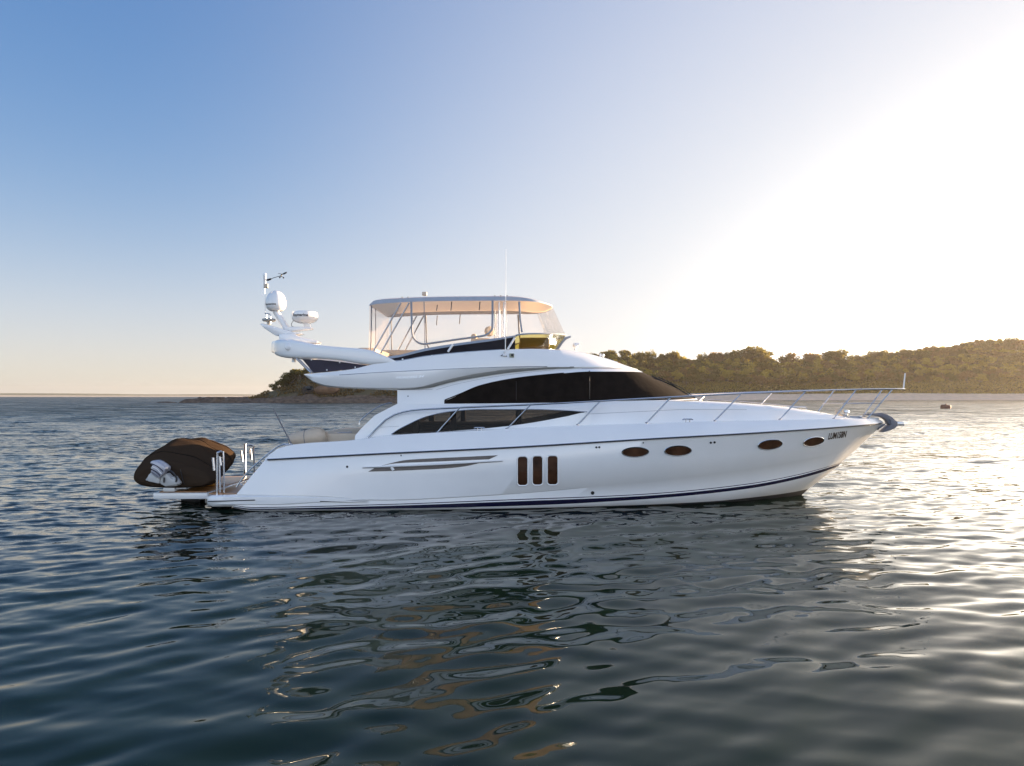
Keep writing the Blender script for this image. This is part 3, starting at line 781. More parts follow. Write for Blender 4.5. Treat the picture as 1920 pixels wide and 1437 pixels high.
sec = [(.12, .05), (.2, .22), (.24, .36), (.24, .32), (.26, .33), (.32, .42), (.42, .46), (.44, .42), (.44, .36), (.44, .34)]
arch = sweep(half + [mirror(p) for p in reversed(half[:-1])], sec + list(reversed(sec[:-1])), 'radar_arch', M_white, yacht)
p = P(541, 650, 1.67)
MB().lathe([(0, -.03), (.10, 0), (.085, .035), (.04, .055), (0, .06)], p + Vector((0, .02, 0)), (0, -1, .15), 20).build('arch_light', M_white, arch)
# navy dodger below the arch and its struts
for f in (lambda v: v, mirror):
    poly = [P(*t, 1.72) for t in ((567, 674), (600, 675), (640, 679), (692, 686), (660, 692), (625, 696), (588, 699.5))]
    dv = MB().prism([f(q) for q in poly], (0, .006, 0)).build('side_dodger', M_navycloth, arch)
    for t in ((584, 675), (637, 680), (666, 689), (613, 694)):
        qd = f(P(*t, 1.735))
        MB().lathe([(.016, -.01), (.016, .01), (.005, .014)], qd, (0, -1, 0) if f is not mirror else (0, 1, 0), 10).build('snap_button', M_white, dv)
    MB().tube([f(P(555, 672, 1.68)), f(P(583, 700, 1.7))], .02, 8).tube([f(P(559, 672, 1.64)), f(P(587, 700, 1.66))], .02, 8).build('arch_strut', M_steel, arch)
    MB().lathe([(.05, 0), (.05, .07), (.03, .1)], f(P(551, 679.5, 1.45)), (0, 0, 1), 12).build('stern_light', M_white, arch)
MB().box(P(580, 735, 1.5) + Vector((0, 0, .09)), (.14, .2, .1), .03).build('underside_speaker', M_black, fly)
# electronics mast: plinth, wing bracket, satellite dome, radome, aerial pole, anemometer
mast = MB().prism([P(*t, 0) for t in ((527, 640), (527, 628.5), (540, 626.5), (555, 625.5), (560, 630), (572, 634), (600, 641), (598, 646), (560, 644))], (0, .22, 0), .04).build('mast_plinth', M_white, arch)
MB().prism([P(*t, 0) for t in ((491, 608.6), (496, 608), (515, 613), (535, 619), (552, 623.5), (566, 625), (569, 627.5), (558, 628.7), (530, 629), (521, 631), (510, 624), (498, 616))], (0, .17, 0), .03).build('wing_bracket', M_white, mast)
MB().tube([P(517, 584, 0), P(536, 614, 0), P(541, 621, 0)], [.085, .085, .09], 12).build('dome_stem', M_white, mast)
dm = P(517.5, 583.5, 0)
s = Y0/FPX
dome = MB().lathe([(0, 0), (11*s, 0), (14*s, 2*s), (17.2*s, 5*s), (18.2*s, 9*s), (18.6*s, 14*s), (18.2*s, 20*s), (16.6*s, 26*s), (13.5*s, 31.5*s), (9*s, 35.5*s), (4*s, 37.7*s), (0, 38.2*s)], dm, (0, 0, 1), 40).build('satellite_dome', M_white, mast)
rm = P(571.5, 606, 0)
radar = MB().lathe([(0, 0), (12*s, 0), (17*s, 1.5*s), (22*s, 5*s), (24*s, 9*s), (24*s, 17*s), (22.5*s, 20*s), (18*s, 21.3*s), (0, 21.8*s)], rm, (0, 0, 1), 40).build('radome', M_white, mast)
def on_drum(c, rad, a0, a1, z0, hgt):
    def g(u, w):
        t = a0 + (a1-a0)*u
        return Vector((c.x + rad*math.sin(t), c.y - rad*math.cos(t), c.z + z0 + hgt*w))
    return g
# camera sits to the right of the mast, so the lettering faces slightly that way
lettering('dome_lettering', 'Raymarine', M_letter, dome, on_drum(dm, 18.6*s + .004, R(-58), R(18), 9.6*s, 3.6*s), 1, bold=.02)
lettering('radome_lettering', 'Raymarine', M_letter, radar, on_drum(rm, 24*s + .004, R(-42), R(30), 10.5*s, 5*s), 1, bold=.03)
MB().prism([P(*t, 0) for t in ((537, 617), (548, 613.5), (575, 613.8), (584, 613.5), (588, 616.5), (582, 619), (562, 621), (545, 622.5))], (0, .10, 0), .02).build('radar_arm', M_white, mast)
MB().prism([P(*t, 0) for t in ((568, 605.5), (581, 605), (582, 610), (584, 615), (573, 614), (571, 610))], (0, .09, 0), .012).build('radar_pedestal', M_white, mast)
MB().tube([P(553, 599, 0.1), P(547, 606, .1), P(546.5, 611, .1), P(550, 613, .1)], .007, 6, smooth=4).build('radar_cable', M_rubber, mast)
pole = MB().tube([P(497, 588, 0), P(496.3, 540, 0)], [.011, .013], 8).build('aerial_pole', M_steel, mast)
MB().lathe([(.03, 0), (.036, .02), (.036, .28), (.045, .3), (.05, .36), (.03, .4)], P(496.5, 541, 0), (0, 0, 1), 14).lathe([(.035, 0), (.035, .03)], P(496, 526, 0), (0, 0, 1), 14).build('masthead_light', M_white, pole)
MB().box(P(499.5, 536.5, .06), (.1, .1, .11), .015).build('junction_box', M_beige, pole)
MB().tube([P(497, 587, 0), P(500, 590, 0)], .016, 6).tube([P(500, 607, 0), P(500, 590, 0), P(503, 589, 0), P(507, 591, 0), P(508, 606, 0)], .014, 8, smooth=4).build('pole_bracket', M_steel, pole)
MB().lathe([(0, 0), (.14, .0), (.178, .03), (.17, .065), (.1, .085), (0, .09)], P(504.5, 603.2, 0)).lathe([(.05, -.09), (.04, 0)], P(504.5, 602.5, 0)).build('gps_antenna', M_grey, mast)
an_ = MB().tube([P(500, 526, 0), P(514, 521, 0), P(528, 517, 0)], .008, 6).tube([P(501, 525.6, 0), P(508.5, 523.3, 0)], [.03, .022], 8).tube([P(527, 519.5, 0), P(528, 514, 0)], .018, 8)
an_.prism([P(*t, 0) for t in ((527, 515.5), (533, 511.5), (538, 510), (537.5, 512.5), (533, 515))], (0, .008, 0))
for dx, dy in ((-3.5, 3.5), (3.5, 4)): an_.tube([P(528, 518, 0), P(528+dx, 517+dy, 0)], .005, 6).lathe([(.012, 0), (.022, .02), (.012, .04)], P(528+dx, 518.5+dy, 0), (0, 0, 1), 8)
an_.tube([P(521.5, 513.3, 0), P(528, 514, 0)], .006, 6).build('anemometer', M_black, pole)

# --- flybridge enclosure: bimini canopy, frame, clear curtains, wind deflector, helm
CB = 1.45
cx0, cx1 = 692.5, 1036
ct = np.linspace(0, 1, 46)
def canopy_edge(t):
    px = cx0 + (cx1-cx0)*t
    top = pchip([692, 697, 706, 720, 850, 950, 985, 1010, 1030, 1038], [571, 564.5, 562, 560.5, 556, 555.3, 557.8, 563.5, 570, 573.5], [px])[0]
    bot = pchip([692, 705, 850, 950, 985, 1010, 1030, 1038], [573.5, 570.5, 564.5, 564, 564.8, 567.5, 572.5, 576], [px])[0]
    bb = pchip([692, 694, 700, 720, 950, 990, 1015, 1028, 1034, 1038], [1.28, 1.36, 1.42, 1.45, 1.45, 1.38, 1.15, .8, .5, .2], [px])[0]
    return px, top, bot, bb
ca = MB(); grid = []
for t in ct:
    px, tp, bt, bb = canopy_edge(t)
    e0, e1 = P(px, bt, bb), P(px, tp + 1.2, bb + .005)
    line = [e0, e1]
    hgt = P(px, tp, bb).z
    for u in (.94, .8, .6, .3, 0): line.append(Vector((e1.x, Y0 - bb*u, hgt + (.10*min(1, t*12, (1-t)*6))*(1-u*u))))
    grid.append(line)
for f in (lambda v: v, mirror):
    for i in range(len(grid)-1):
        for k in range(6): ca.add([f(grid[i][k]), f(grid[i+1][k]), f(grid[i+1][k+1]), f(grid[i][k+1])], [(0, 1, 2, 3)], 1 if k == 0 else 0)
for g in (grid[0], grid[-1]):
    for k in range(6): ca.add([g[k], g[k+1], mirror(g[k+1]), mirror(g[k])], [(0, 1, 2, 3)])
bim = ca.build('bimini_canopy', [M_canopy, M_valance], yacht, merge=.002, angle=40)
for px in (754, 765, 928, 939, 951):
    p_ = P(px, 557 if px > 900 else 560, 1.4)
    MB().lathe([(.012, 0), (.012, .035), (.006, .045)], p_, (0, 0, 1), 8).build('canopy_fastener', M_black, bim)
MB().box(P(796, 556.5, .9) + Vector((0, 0, .07)), (.12, .1, .1), .02).build('canopy_light', M_beige, bim)
def tb(name, pts, r, m, parent, smooth=0, both=True, n=8):
    for f in ((lambda v: v), mirror) if both else ((lambda v: v),):
        MB().tube([f(P(*t)) for t in pts], r, n, smooth=smooth).build(name, m, parent)
tb('canopy_pole', [(699, 661, 1.5), (752, 568, 1.42)], .02, M_steel, bim)
tb('canopy_pole', [(713.5, 663, 1.5), (767, 568, 1.42)], .02, M_steel, bim)
tb('canopy_pole', [(797, 657, 1.42), (795, 566, 1.42)], .012, M_greycloth, bim, both=False)
tb('canopy_pole', [(973.5, 566, 1.4), (975.5, 600, 1.43), (979, 623, 1.46)], .026, M_greycloth, bim)
# zip strips (grey canvas) of the side curtain
tb('curtain_strip', [(771, 566, 1.46), (772, 600, 1.47), (773, 625, 1.48), (777, 636, 1.485), (785, 643, 1.49), (795, 645.5, 1.49), (815, 643, 1.49), (860, 636.5, 1.49), (900, 631, 1.49), (912, 628, 1.48), (920, 621, 1.48), (923, 612, 1.48), (923.5, 564, 1.46)], .025, M_greycloth, bim, 4, n=6)
tb('curtain_strip', [(696.5, 573, 1.42), (696, 640, 1.48), (694, 668, 1.52)], .016, M_seam, bim, n=6)
# rolled clear curtain bundle beside the helm
for px, b, m in ((931, 1.38, M_vinyl), (936, 1.40, M_steel), (941, 1.36, M_vinyl), (945, 1.41, M_steel), (949, 1.38, M_vinyl)):
    tb('rolled_curtain', [(px-1, 640, b), (px, 566, b)], .03 if m is M_vinyl else .018, m, bim, both=False)
# hanging straps inside the canopy
for px, y0, y1, b in ((820, 572, 583, 1.0), (847, 566, 583, 1.2), (900, 566, 582, 1.2), (863, 590, 608, -1.3), (820, 592, 610, -1.3)):
    tb('hanging_strap', [(px, y0, b), (px-1.5, y1, b)], .013, M_seam, bim, both=False)
# clear vinyl curtain running round the enclosure
cur_bot = [(691, 670, 1.52), (720, 668, 1.54), (760, 660, 1.54), (800, 652, 1.54), (860, 643, 1.53), (930, 635, 1.5), (968, 629, 1.46), (1000, 626.5, 1.36), (1030, 626, 1.12), (1050, 627.5, .75), (1058, 628, .35), (1060, 628, 0)]
cur_top = [(693, 572, 1.36), (720, 569.5, 1.44), (760, 567.8, 1.45), (800, 566, 1.45), (860, 564.5, 1.45), (930, 564.2, 1.45), (960, 564.3, 1.42), (985, 565, 1.36), (1010, 567.8, 1.13), (1026, 571, .8), (1034, 574, .4), (1036, 575, 0)]
A = row(cur_top, 60, 1.2); B = row(cur_bot, 60, 1.2)
na = [P(*t) for t in zip(*A)]; nb = [P(*t) for t in zip(*B)]
for f, nm in ((lambda v: v, 0), (mirror, 1)):
    cv = MB()
    for i in range(59): cv.add([f(na[i]), f(na[i+1]), f(nb[i+1]), f(nb[i])], [(0, 1, 2, 3)])
    cv.build('clear_curtain', M_vinyl, bim, merge=.001)
MB().add([na[0], mirror(na[0]), mirror(nb[0]), nb[0]], [(0, 1, 2, 3)]).build('clear_curtain', M_vinyl_aft, bim)
MB().tube([Vector((na[0].x, Y0 - .6, na[0].z)), Vector((nb[0].x, Y0 - .6, nb[0].z))], .01, 6).build('curtain_strip', M_seam, bim)
for i in range(0, 1): pass
# canvas skirt band and smoked wind deflector below it
def band(name, top_, bot_, m, parent, off=0, n=50, both=True, thick=.012):
    A_ = row(top_, n, 1.0); B_ = row(bot_, n, 1.0)
    a_ = [P(*t) for t in zip(*A_)]; b2 = [P(*t) for t in zip(*B_)]
    for f in ((lambda v: v), mirror) if both else ((lambda v: v),):
        mb = MB(); d = Vector((0, thick, 0))
        for i in range(n-1):
            for dd in (Vector((0, 0, 0)), d):
                mb.add([f(a_[i]+dd), f(a_[i+1]+dd), f(b2[i+1]+dd), f(b2[i]+dd)], [(0, 1, 2, 3)])
            mb.add([f(a_[i]), f(a_[i+1]), f(a_[i+1]+d), f(a_[i]+d)], [(0, 1, 2, 3)])
            mb.add([f(b2[i]), f(b2[i+1]), f(b2[i+1]+d), f(b2[i]+d)], [(0, 1, 2, 3)])
        mb.build(name, m, parent, merge=.0005, recalc=True)
band('canvas_skirt', [(689, 668.5, 1.68), (715, 669.5, 1.66), (740, 667, 1.64), (800, 653, 1.60), (860, 643.5, 1.56), (930, 634.3, 1.52), (970, 628.5, 1.47)], [(689, 670.5, 1.72), (715, 674.5, 1.70), (740, 671.5, 1.68), (800, 658, 1.63), (860, 648, 1.59), (930, 638.5, 1.55), (970, 631, 1.49)], M_greycloth, bim)
band('canvas_skirt', [(689, 670.5, 1.74), (722, 677, 1.73), (742, 676.2, 1.72), (800, 667, 1.69), (880, 659, 1.64), (940, 655.2, 1.58)], [(689, 673, 1.76), (722, 681.5, 1.75), (742, 679.5, 1.74), (800, 669.5, 1.71), (880, 661, 1.66), (940, 656.8, 1.6)], M_greycloth, bim)
band('wind_deflector', [(716, 676, 1.70), (742, 671.2, 1.67), (800, 657.7, 1.62), (860, 647.6, 1.58), (930, 638.2, 1.54), (966, 632, 1.48)], [(716, 678.5, 1.72), (742, 676.5, 1.71), (800, 667.5, 1.68), (860, 661, 1.65), (930, 656, 1.58), (966, 655, 1.52)], mat('smoked_panel', (.018, .015, .018), .45, var=.3, scale=3, spec=.1), fly)
for xa, ya, xb, yb in ((840, 660, 849, 646.5), (952, 655.3, 965, 634)):
    MB().tube([P(xa, ya, 1.70 if xa < 900 else 1.62), P(xb, yb, 1.64 if xa < 900 else 1.54)], .028, 8).build('deflector_bracket', M_white, fly)
for x_, y_ in ((755, 669), (810, 662.5), (875, 656.5)):
    MB().lathe([(.02, -.01), (.02, .012), (.006, .016)], P(x_, y_+5, 1.73), (0, -1, 0), 10).build('snap_button', M_white, fly)
ledge = [(966, 629.5, 1.49), (975, 627.5, 1.47), (1000, 626, 1.38), (1030, 625.8, 1.14), (1050, 627.2, .77), (1059, 628, .37), (1061, 628, 0)]
base_ = [(962, 654.5, 1.46), (1000, 653.8, 1.3), (1020, 654.2, 1.12), (1034, 655.2, .8), (1042, 656, .4), (1044, 656.5, 0)]
A_ = row(ledge, 40, 1.3); B_ = row(base_, 40, 1.3)
a_ = [P(*t) for t in zip(*A_)]; b2 = [P(*t) for t in zip(*B_)]
ws = MB()
for f in (lambda v: v, mirror):
    for i in range(39): ws.add([f(a_[i]), f(a_[i+1]), f(b2[i+1]), f(b2[i])], [(0, 1, 2, 3)])
wscr = ws.build('helm_windscreen', M_amber, fly, merge=.001)
MB().tube(a_ + [mirror(p) for p in reversed(a_[:-1])], .02, 8).build('windscreen_frame', M_greycloth, wscr)
MB().prism([P(*t, .5) for t in ((1041, 655), (1052, 641), (1058, 633), (1070, 630), (1071, 633), (1062, 637), (1055, 645), (1047, 656))], (0, .025, 0), .006).build('windscreen_strut', M_greycloth, wscr)
# helm console, seats
con = MB().box((P(1000, 650, 0).x, Y0, P(1000, 647.5, 0).z - .02), (.75, 2.3, .26), .06).build('helm_console', mat('helm_moulding', (.16, .11, .05), .6), fly)
hs = MB().box((P(905, 655, .6).x, Y0-.75, P(905, 655, .75).z), (.5, .9, .5), .08)
hs.box((P(890, 640, .75).x, Y0-.75, P(890, 645, .75).z), (.14, .9, .45), .06)
hs.build('helm_seat', M_beige, fly)
MB().lathe([(0, -.05), (.10, -.05), (.125, -.02), (.125, .05), (.10, .075), (0, .08)], P(917, 622, 1.1), (.55, -.8, .1), 22).build('seat_headrest', M_beige, fly)
ss = MB().box((P(760, 672, 0).x, Y0+1.25, P(760, 664, -1.25).z - .1), (2.0, .5, .4), .08)
ss.box((P(705, 672, 0).x, Y0, P(705, 664, 0).z - .12), (.5, 2.6, .4), .08).build('lounge_seat', M_beige, fly)
# whip aerial, its foot, side light, search light, horn, wipers
MB().tube([P(946, 668, 1.70), P(947.5, 655, 1.68), P(948.5, 467, 1.68)], [.011, .011, .004], 8).lathe([(.05, 0), (.05, .02), (.02, .05), (.02, .1)], H(945.5, 667.5, 0), (0, -.4, 1), 10).build('whip_aerial', M_white, fly)
MB().tube([H(939, 668, .01), H(945, 665, .03), H(950, 669, .01)], .012, 6).build('aerial_foot', M_seam, fly)
p_, n_ = hit(959.5, 667)
MB().box(p_, (.115, .06, .10), .012).box(p_ + Vector((.012, -.025, .008)), (.06, .03, .06), .008, m=1).build('side_light', [mat('olive_bezel', (.35, .36, .26), .5), M_black], fly)
sl = P(1079, 651, .25)
MB().lathe([(.035, -.08), (.03, -.03), (.07, .0), (.08, .04), (.06, .09)], sl, (.15, 0, 1), 16).box(sl + Vector((.03, 0, .07)), (.17, .12, .07), .02).build('search_light', M_white, fly)
hl = MB()
for t in ((1126, 666), (1131, 666.5)): hl.lathe([(.02, 0), (.035, .05), (.02, .1)], P(*t, .1) + Vector((0, 0, -.06)), (0, 0, 1), 10)
hl.tube([P(1124, 669, .1), P(1158, 680, .1)], .014, 6).build('roof_horn', M_white, fly)
for sg, o0 in ((.25, 0), (-.35, 0)):
    wi = MB().tube([P(1300, 747, sg), P(1270, 728, sg), P(1222, 705, sg+.05)], .016, 6).tube([P(1304, 747, sg-.1), P(1278, 727.5, sg-.1), P(1234, 707.5, sg)], .012, 6)
    wi.tube([P(1222, 708, sg+.05), P(1262, 722, sg+.03), P(1285, 738, sg)], .011, 6)
    wi.build('windscreen_wiper', M_black, wheel)

# ------------------------------------------------------------ tender under its cover
tz = zt + .03
tender = empty('covered_tender', (-8.4, 18.6, tz), 'inflatable tender under a dark brown cover, strapped on the stern platform', 'tender')
# outline of cross-sections (x, z) going from the near transom end to the far bow
def tsec(px_l, px_r, y_top, y_bot, Y, tl, bulge, slope, zlift=0):
    xl = (px_l-960)/FPX*Y; xr = (px_r-960)/FPX*Y
    zt_ = CH - (y_top-HOR)/FPX*Y; zb = CH - (y_bot-HOR)/FPX*Y
    return xl, xr, zt_, zb, Y, tl, bulge, slope
TS = [  # left px, right px, top, bottom rows in the photo at distance Y
    (266, 392, 890, 913, 16.92, .5), (254, 404, 872, 915, 17.02, .3), (250.5, 412, 859, 914, 17.22, .15), (264, 418, 843, 908, 17.6, .08),
    (288, 424, 829, 901, 18.0, .05), (305, 430, 823, 893, 18.4, .04), (320, 436, 822, 886, 18.8, .04), (336, 440, 822, 878, 19.2, .06),
    (355, 442, 824, 871, 19.6, .15), (376, 441, 830, 864, 19.95, .4), (396, 437, 839, 858, 20.2, .5)]
tv, tf = [], []
NT = 40
rs = random.Random(3)
TT = np.array(TS)
sp_ = [(.30, 0), (.12, .03), (.02, .16), (0, .34), (.03, .58), (.10, .84), (.19, .97), (.29, 1), (.44, .96), (.62, .83), (.82, .64), (.96, .47), (1, .31), (.95, .12), (.80, .02), (.55, 0)]
sq_ = [Vector((a, b, 0)) for a, b in sp_ + sp_[:1]]
sq_ = crom(sq_, 10)
SECT = [(sq_[int(i*(len(sq_)-1)/NT)].x, sq_[int(i*(len(sq_)-1)/NT)].y) for i in range(NT)]
ti = np.linspace(0, len(TS)-1, 50)
TI = np.stack([pchip(np.arange(len(TS)), TT[:, k], ti) for k in range(6)], 1)
for i, (pl_, pr_, yt, yb, Y, sh) in enumerate(TI):
    xl = (pl_-960)/FPX*Y; xr = (pr_-960)/FPX*Y; z1 = CH-(yt-HOR)/FPX*Y; z0 = CH-(yb-HOR)/FPX*Y
    xc, hw, hz = (xl+xr)/2, (xr-xl)/2, z1-z0
    u_ = i/(len(TI)-1)
    for k in range(NT):
        (uu, hh) = SECT[k]
        e = sh*(1 if u_ < .5 else .6)           # rounder towards the ends
        cu_, cv_ = .5 + .5*math.cos(-2.0 - 2*math.pi*k/NT), .5 + .5*math.sin(-2.0 - 2*math.pi*k/NT)
        uu = uu*(1-e) + cu_*e; hh = hh*(1-e) + cv_*e
        fold = .022*math.sin(7*u_*6.3 + 4*uu) + .020*math.sin(17*uu + 9*u_) + .017*math.sin(31*u_ - 8*hh) + .012*math.sin(47*u_ + 13*uu)
        tv.append(Vector((xl + (xr-xl)*uu + fold*.5*(uu-.5), Y + fold*.6, z0 + hz*(hh + fold*hh*.8))))
for i in range(len(TI)-1):
    for k in range(NT): tf.append((i*NT+k, i*NT+(k+1) % NT, (i+1)*NT+(k+1) % NT, (i+1)*NT+k))
tf += [tuple(range(NT)), tuple(range((len(TI)-1)*NT, len(TI)*NT))]
cover = obj('tender_cover', tv, tf, M_cover, tender, angle=60)
for i0, k0, k1 in ((13, 8, 32), (27, 8, 32), (39, 8, 32)):
    MB().tube([tv[i0*NT + k] + Vector((0, -.006, .004)) for k in range(k0, k1)], .009, 6).build('cover_seam', M_mesh, tender)
# outboard motor, tilted up at the transom
om = MB()
ax0, ax1 = PY(301, 877, 16.75), PY(312, 900, 16.75)
u = (ax1-ax0).normalized(); rt = Vector((u.z, 0, -u.x)) * -1
def op(a, b, y=0): return ax0 + rt*a + u*b + Vector((0, y, 0))
prof = [(-.02, -.10, .06), (.06, -.09, .12), (.12, .0, .15), (.16, .13, .16), (.17, .25, .15), (.15, .30, .13)]
def OB(x, y): return PY(x, y, 16.75)
cowl = [OB(*t) for t in ((286.5, 867), (289, 864), (294, 862.5), (300, 864.5), (309, 870), (315.5, 876), (316, 880), (311, 888), (303.5, 896), (299, 894.5), (294, 891), (288, 885.5), (288.5, 882), (292.5, 876), (291, 872))]
eng = MB().prism(cowl, (0, .15, 0), .035).build('outboard_cowling', M_engine, tender)
for p0, p1, p2, m_ in (((290, 868.5), (301, 873.5), (312, 883), M_navy), ((291.5, 873.5), (301, 879), (309, 888), M_white), ((290.5, 879.5), (299, 884), (306, 890.5), M_navy), ((289.5, 884), (296, 888), (302, 893), M_seam)):
    MB().tube([OB(*q_) + Vector((0, -.154, 0)) for q_ in (p0, p1, p2)], .011, 6, smooth=3).build('cowling_stripe', m_, eng)
leg = MB().prism([OB(*t) for t in ((281, 889.5), (288, 888), (296, 893.5), (302.5, 897), (301.5, 907), (291, 904.5), (279, 902))], (0, .085, 0), .025)
leg.prism([OB(*t) for t in ((283.5, 886), (287, 888.5), (281, 896), (276, 902), (273.5, 900))], (0, .02, 0), .006)
leg.prism([OB(*t) for t in ((284, 876), (290, 874), (291, 876.5), (287, 880), (284, 879))], (0, .03, 0), .01)
leg.build('outboard_leg', M_engwhite, tender)
br = MB().prism([PY(*t, 16.8) for t in ((305, 895), (315, 887), (321, 893), (325, 898), (333, 898), (338.5, 906.5), (329, 909.5), (313, 911.5), (303, 906))], (0, .10, 0), .02)
br.build('mounting_bracket', M_engwhite, tender)
hn = MB().tube([PY(*t, 16.7) for t in ((314, 886), (320, 884), (326, 889), (331, 897), (330, 904))], .022, 6, smooth=3)
hn.tube([PY(308, 896, 16.68), PY(307, 905, 16.68)], .02, 6).build('tilt_linkage', M_black, tender)
tm = MB().prism([PY(*t, 16.85) for t in ((316, 897), (330, 893), (339, 907), (334, 911), (312, 912), (308, 903))], (0, .1, 0), .02).build('transom_bracket', M_engwhite, tender)
for t in ((322, 917), (346, 912)):
    MB().box(PY(t[0], t[1], 17.15), (.28, .3, .10), .02).build('cradle_chock', M_white, liftp)
MB().box(PY(382, 902, 18.3), (.75, .5, .24), .05).build('cradle_block', mat('varnished_timber', (.50, .21, .03), .25, var=.35, scale=4, coat=.6), liftp)
MB().box(PY(330, 912.5, 17.2), (.75, .08, .03), .01).build('cradle_bar', M_seam, liftp)
MB().tube([PY(338, 880, 16.9), PY(344, 905, 16.9), PY(352, 918, 17)], .008, 6).build('tie_down_strap', M_rubber, tender)

# ------------------------------------------------------------ mooring buoy
bp_ = PY(1773, 766.5, CH*FPX/(766.5-HOR))
buoy = MB().lathe([(0, -.4), (.8, -.35), (.95, -.1), (.97, .45), (.9, .72), (.75, .8), (.2, .83), (.12, 1.0), (0, 1.02)], (bp_.x, bp_.y, 0), (.08, 0, 1), 24).build('mooring_buoy', mat('buoy_red_brown', (.13, .045, .03), .6, var=.3, scale=3))
tag(buoy, 'squat rusty red mooring buoy floating right of the yacht', 'buoy')

# ------------------------------------------------------------ water
def axis_pos(start, d0, growth, end):
    out = [start]; d = d0
    while out[-1] < end:
        d = max(d0, growth*abs(out[-1]-0)) if growth else d0
        out.append(out[-1] + d)
    return out
ypos = axis_pos(3.0, .018, .0064, 70.0)
while ypos[-1] < 420: ypos.append(ypos[-1]*1.009)
while ypos[-1] < 5000: ypos.append(ypos[-1]*1.03)
yneg = [3.0 - .1]
while yneg[-1] > -400: yneg.append(yneg[-1] - max(.1, abs(yneg[-1]-3)*.06))
ys = np.array(sorted(yneg) + ypos)
xpos = [0.0]
while xpos[-1] < 5000: xpos.append(xpos[-1] + (.042 if xpos[-1] < 8 else max(.042, (xpos[-1]-8)*.017 + .042)))
xs = np.array([-x for x in reversed(xpos[1:])] + xpos)
X, Yg = np.meshgrid(xs, ys)
dx = np.gradient(xs)[None, :]; dyv = np.gradient(ys)[:, None]
sp = np.maximum(dx + 0*Yg, dyv*.6 + 0*X)
Z = np.zeros_like(X)
rng = np.random.default_rng(11)
NW = 84
SL = .0175
gust = .72 + .9*np.clip(fbm(X/14.0, Yg/9.0, 3, 5), -.35, .6)
side = np.clip((-X - 2)/10, 0, 1)      # a little livelier on the open-water side
act = np.abs(Yg) < 160
lee = np.clip((X + 6.5)/3.5, 0, 1)*np.clip((9.5 - X)/5, 0, 1)*np.clip((19 - Yg)/3, 0, 1)
def wave(lam, th, slope, env):
    global Z
    kx, ky = 2*math.pi/lam*math.cos(th), 2*math.pi/lam*math.sin(th)
    a = kx*X + ky*Yg + rng.uniform(0, 6.28)
    Z += slope*lam/(2*math.pi) * np.clip(lam/(2.6*sp) - 1, 0, 1) * env * (np.sin(a) + .14*np.sin(2*a + .8))
for i in range(NW):                       # close-in ripples, crests a hand to a forearm apart
    lam = .20 * (2.3/.20)**(i/(NW-1))
    sl = SL * (.55 if lam < .3 else 1.0) * (1.0 if lam < .85 else (.85/lam)**1.3)
    wave(lam, math.radians(112) + rng.normal(0, .42), sl, gust*(1 - .7*lee) if lam < .36 else gust*(1 + .15*lee))
far_env = np.clip((Yg - 13)/26, 0, 1) * (.6 + .8*np.clip(fbm(X/40, Yg/30, 3, 9) + .2, 0, 1))
for i in range(60):                       # wind chop farther out
    lam = .9 * (11.0/.9)**(i/59)
    wave(lam, math.radians(112) + rng.normal(0, .45), .020*(1 if lam < 3 else (3/lam)**.35), far_env)
ny, nx = X.shape
me = bpy.data.meshes.new('sea_water')
co = np.stack([X, Yg, Z], -1).reshape(-1, 3).astype(np.float32)
idx = np.arange(ny*nx).reshape(ny, nx)
fc = np.stack([idx[:-1, :-1], idx[:-1, 1:], idx[1:, 1:], idx[1:, :-1]], -1).reshape(-1, 4).astype(np.int32)
me.vertices.add(len(co)); me.vertices.foreach_set('co', co.ravel())
me.loops.add(fc.size); me.loops.foreach_set('vertex_index', fc.ravel())
me.polygons.add(len(fc)); me.polygons.foreach_set('loop_start', np.arange(0, fc.size, 4, dtype=np.int32))
me.polygons.foreach_set('use_smooth', np.ones(len(fc), dtype=bool))
me.update()
water = bpy.data.objects.new('sea_water', me); C.objects.link(water)
tag(water, 'calm dark rippled sea water', None, kind='structure')
mw = bpy.data.materials.new('sea_surface'); mw.use_nodes = True
t = mw.node_tree; b = t.nodes['Principled BSDF']
b.inputs['Base Color'].default_value = (.004, .0115, .0075, 1); b.inputs['Roughness'].default_value = .03
b.inputs['IOR'].default_value = 1.27
b.inputs['Specular Tint'].default_value = (.93, 1, .93, 1)
geo = t.nodes.new('ShaderNodeNewGeometry')
def tn(kind, **kw):
    n = t.nodes.new(kind)
    for k, v in kw.items(): setattr(n, k, v)
    return n
def rng_(src, a0, a1, o0, o1):
    n = tn('ShaderNodeMapRange'); t.links.new(src, n.inputs[0])
    for i, v in enumerate((a0, a1, o0, o1)): n.inputs[i+1].default_value = v
    return n.outputs[0]
def mth(op, a, b):
    n = tn('ShaderNodeMath', operation=op)
    for i, v in enumerate((a, b)):
        if isinstance(v, (int, float)): n.inputs[i].default_value = v
        else: t.links.new(v, n.inputs[i])
    return n.outputs[0]
def ripple(scale, detail, rot, sx, sy):
    m_ = tn('ShaderNodeMapping'); m_.inputs['Scale'].default_value = (sx, sy, 1); m_.inputs['Rotation'].default_value = (0, 0, R(rot))
    t.links.new(geo.outputs['Position'], m_.inputs[0])
    n = tn('ShaderNodeTexNoise'); n.inputs['Scale'].default_value = scale; n.inputs['Detail'].default_value = detail
    t.links.new(m_.outputs[0], n.inputs['Vector'])
    v = tn('ShaderNodeVectorMath', operation='SUBTRACT'); v.inputs[1].default_value = (.5, .5, .5)
    t.links.new(n.outputs['Color'], v.inputs[0])
    return v.outputs[0], n.outputs[0]
fine, _ = ripple(3.4, 3, -22, .55, 1.2)
mid, _ = ripple(.9, 3, -15, .5, 1.2)
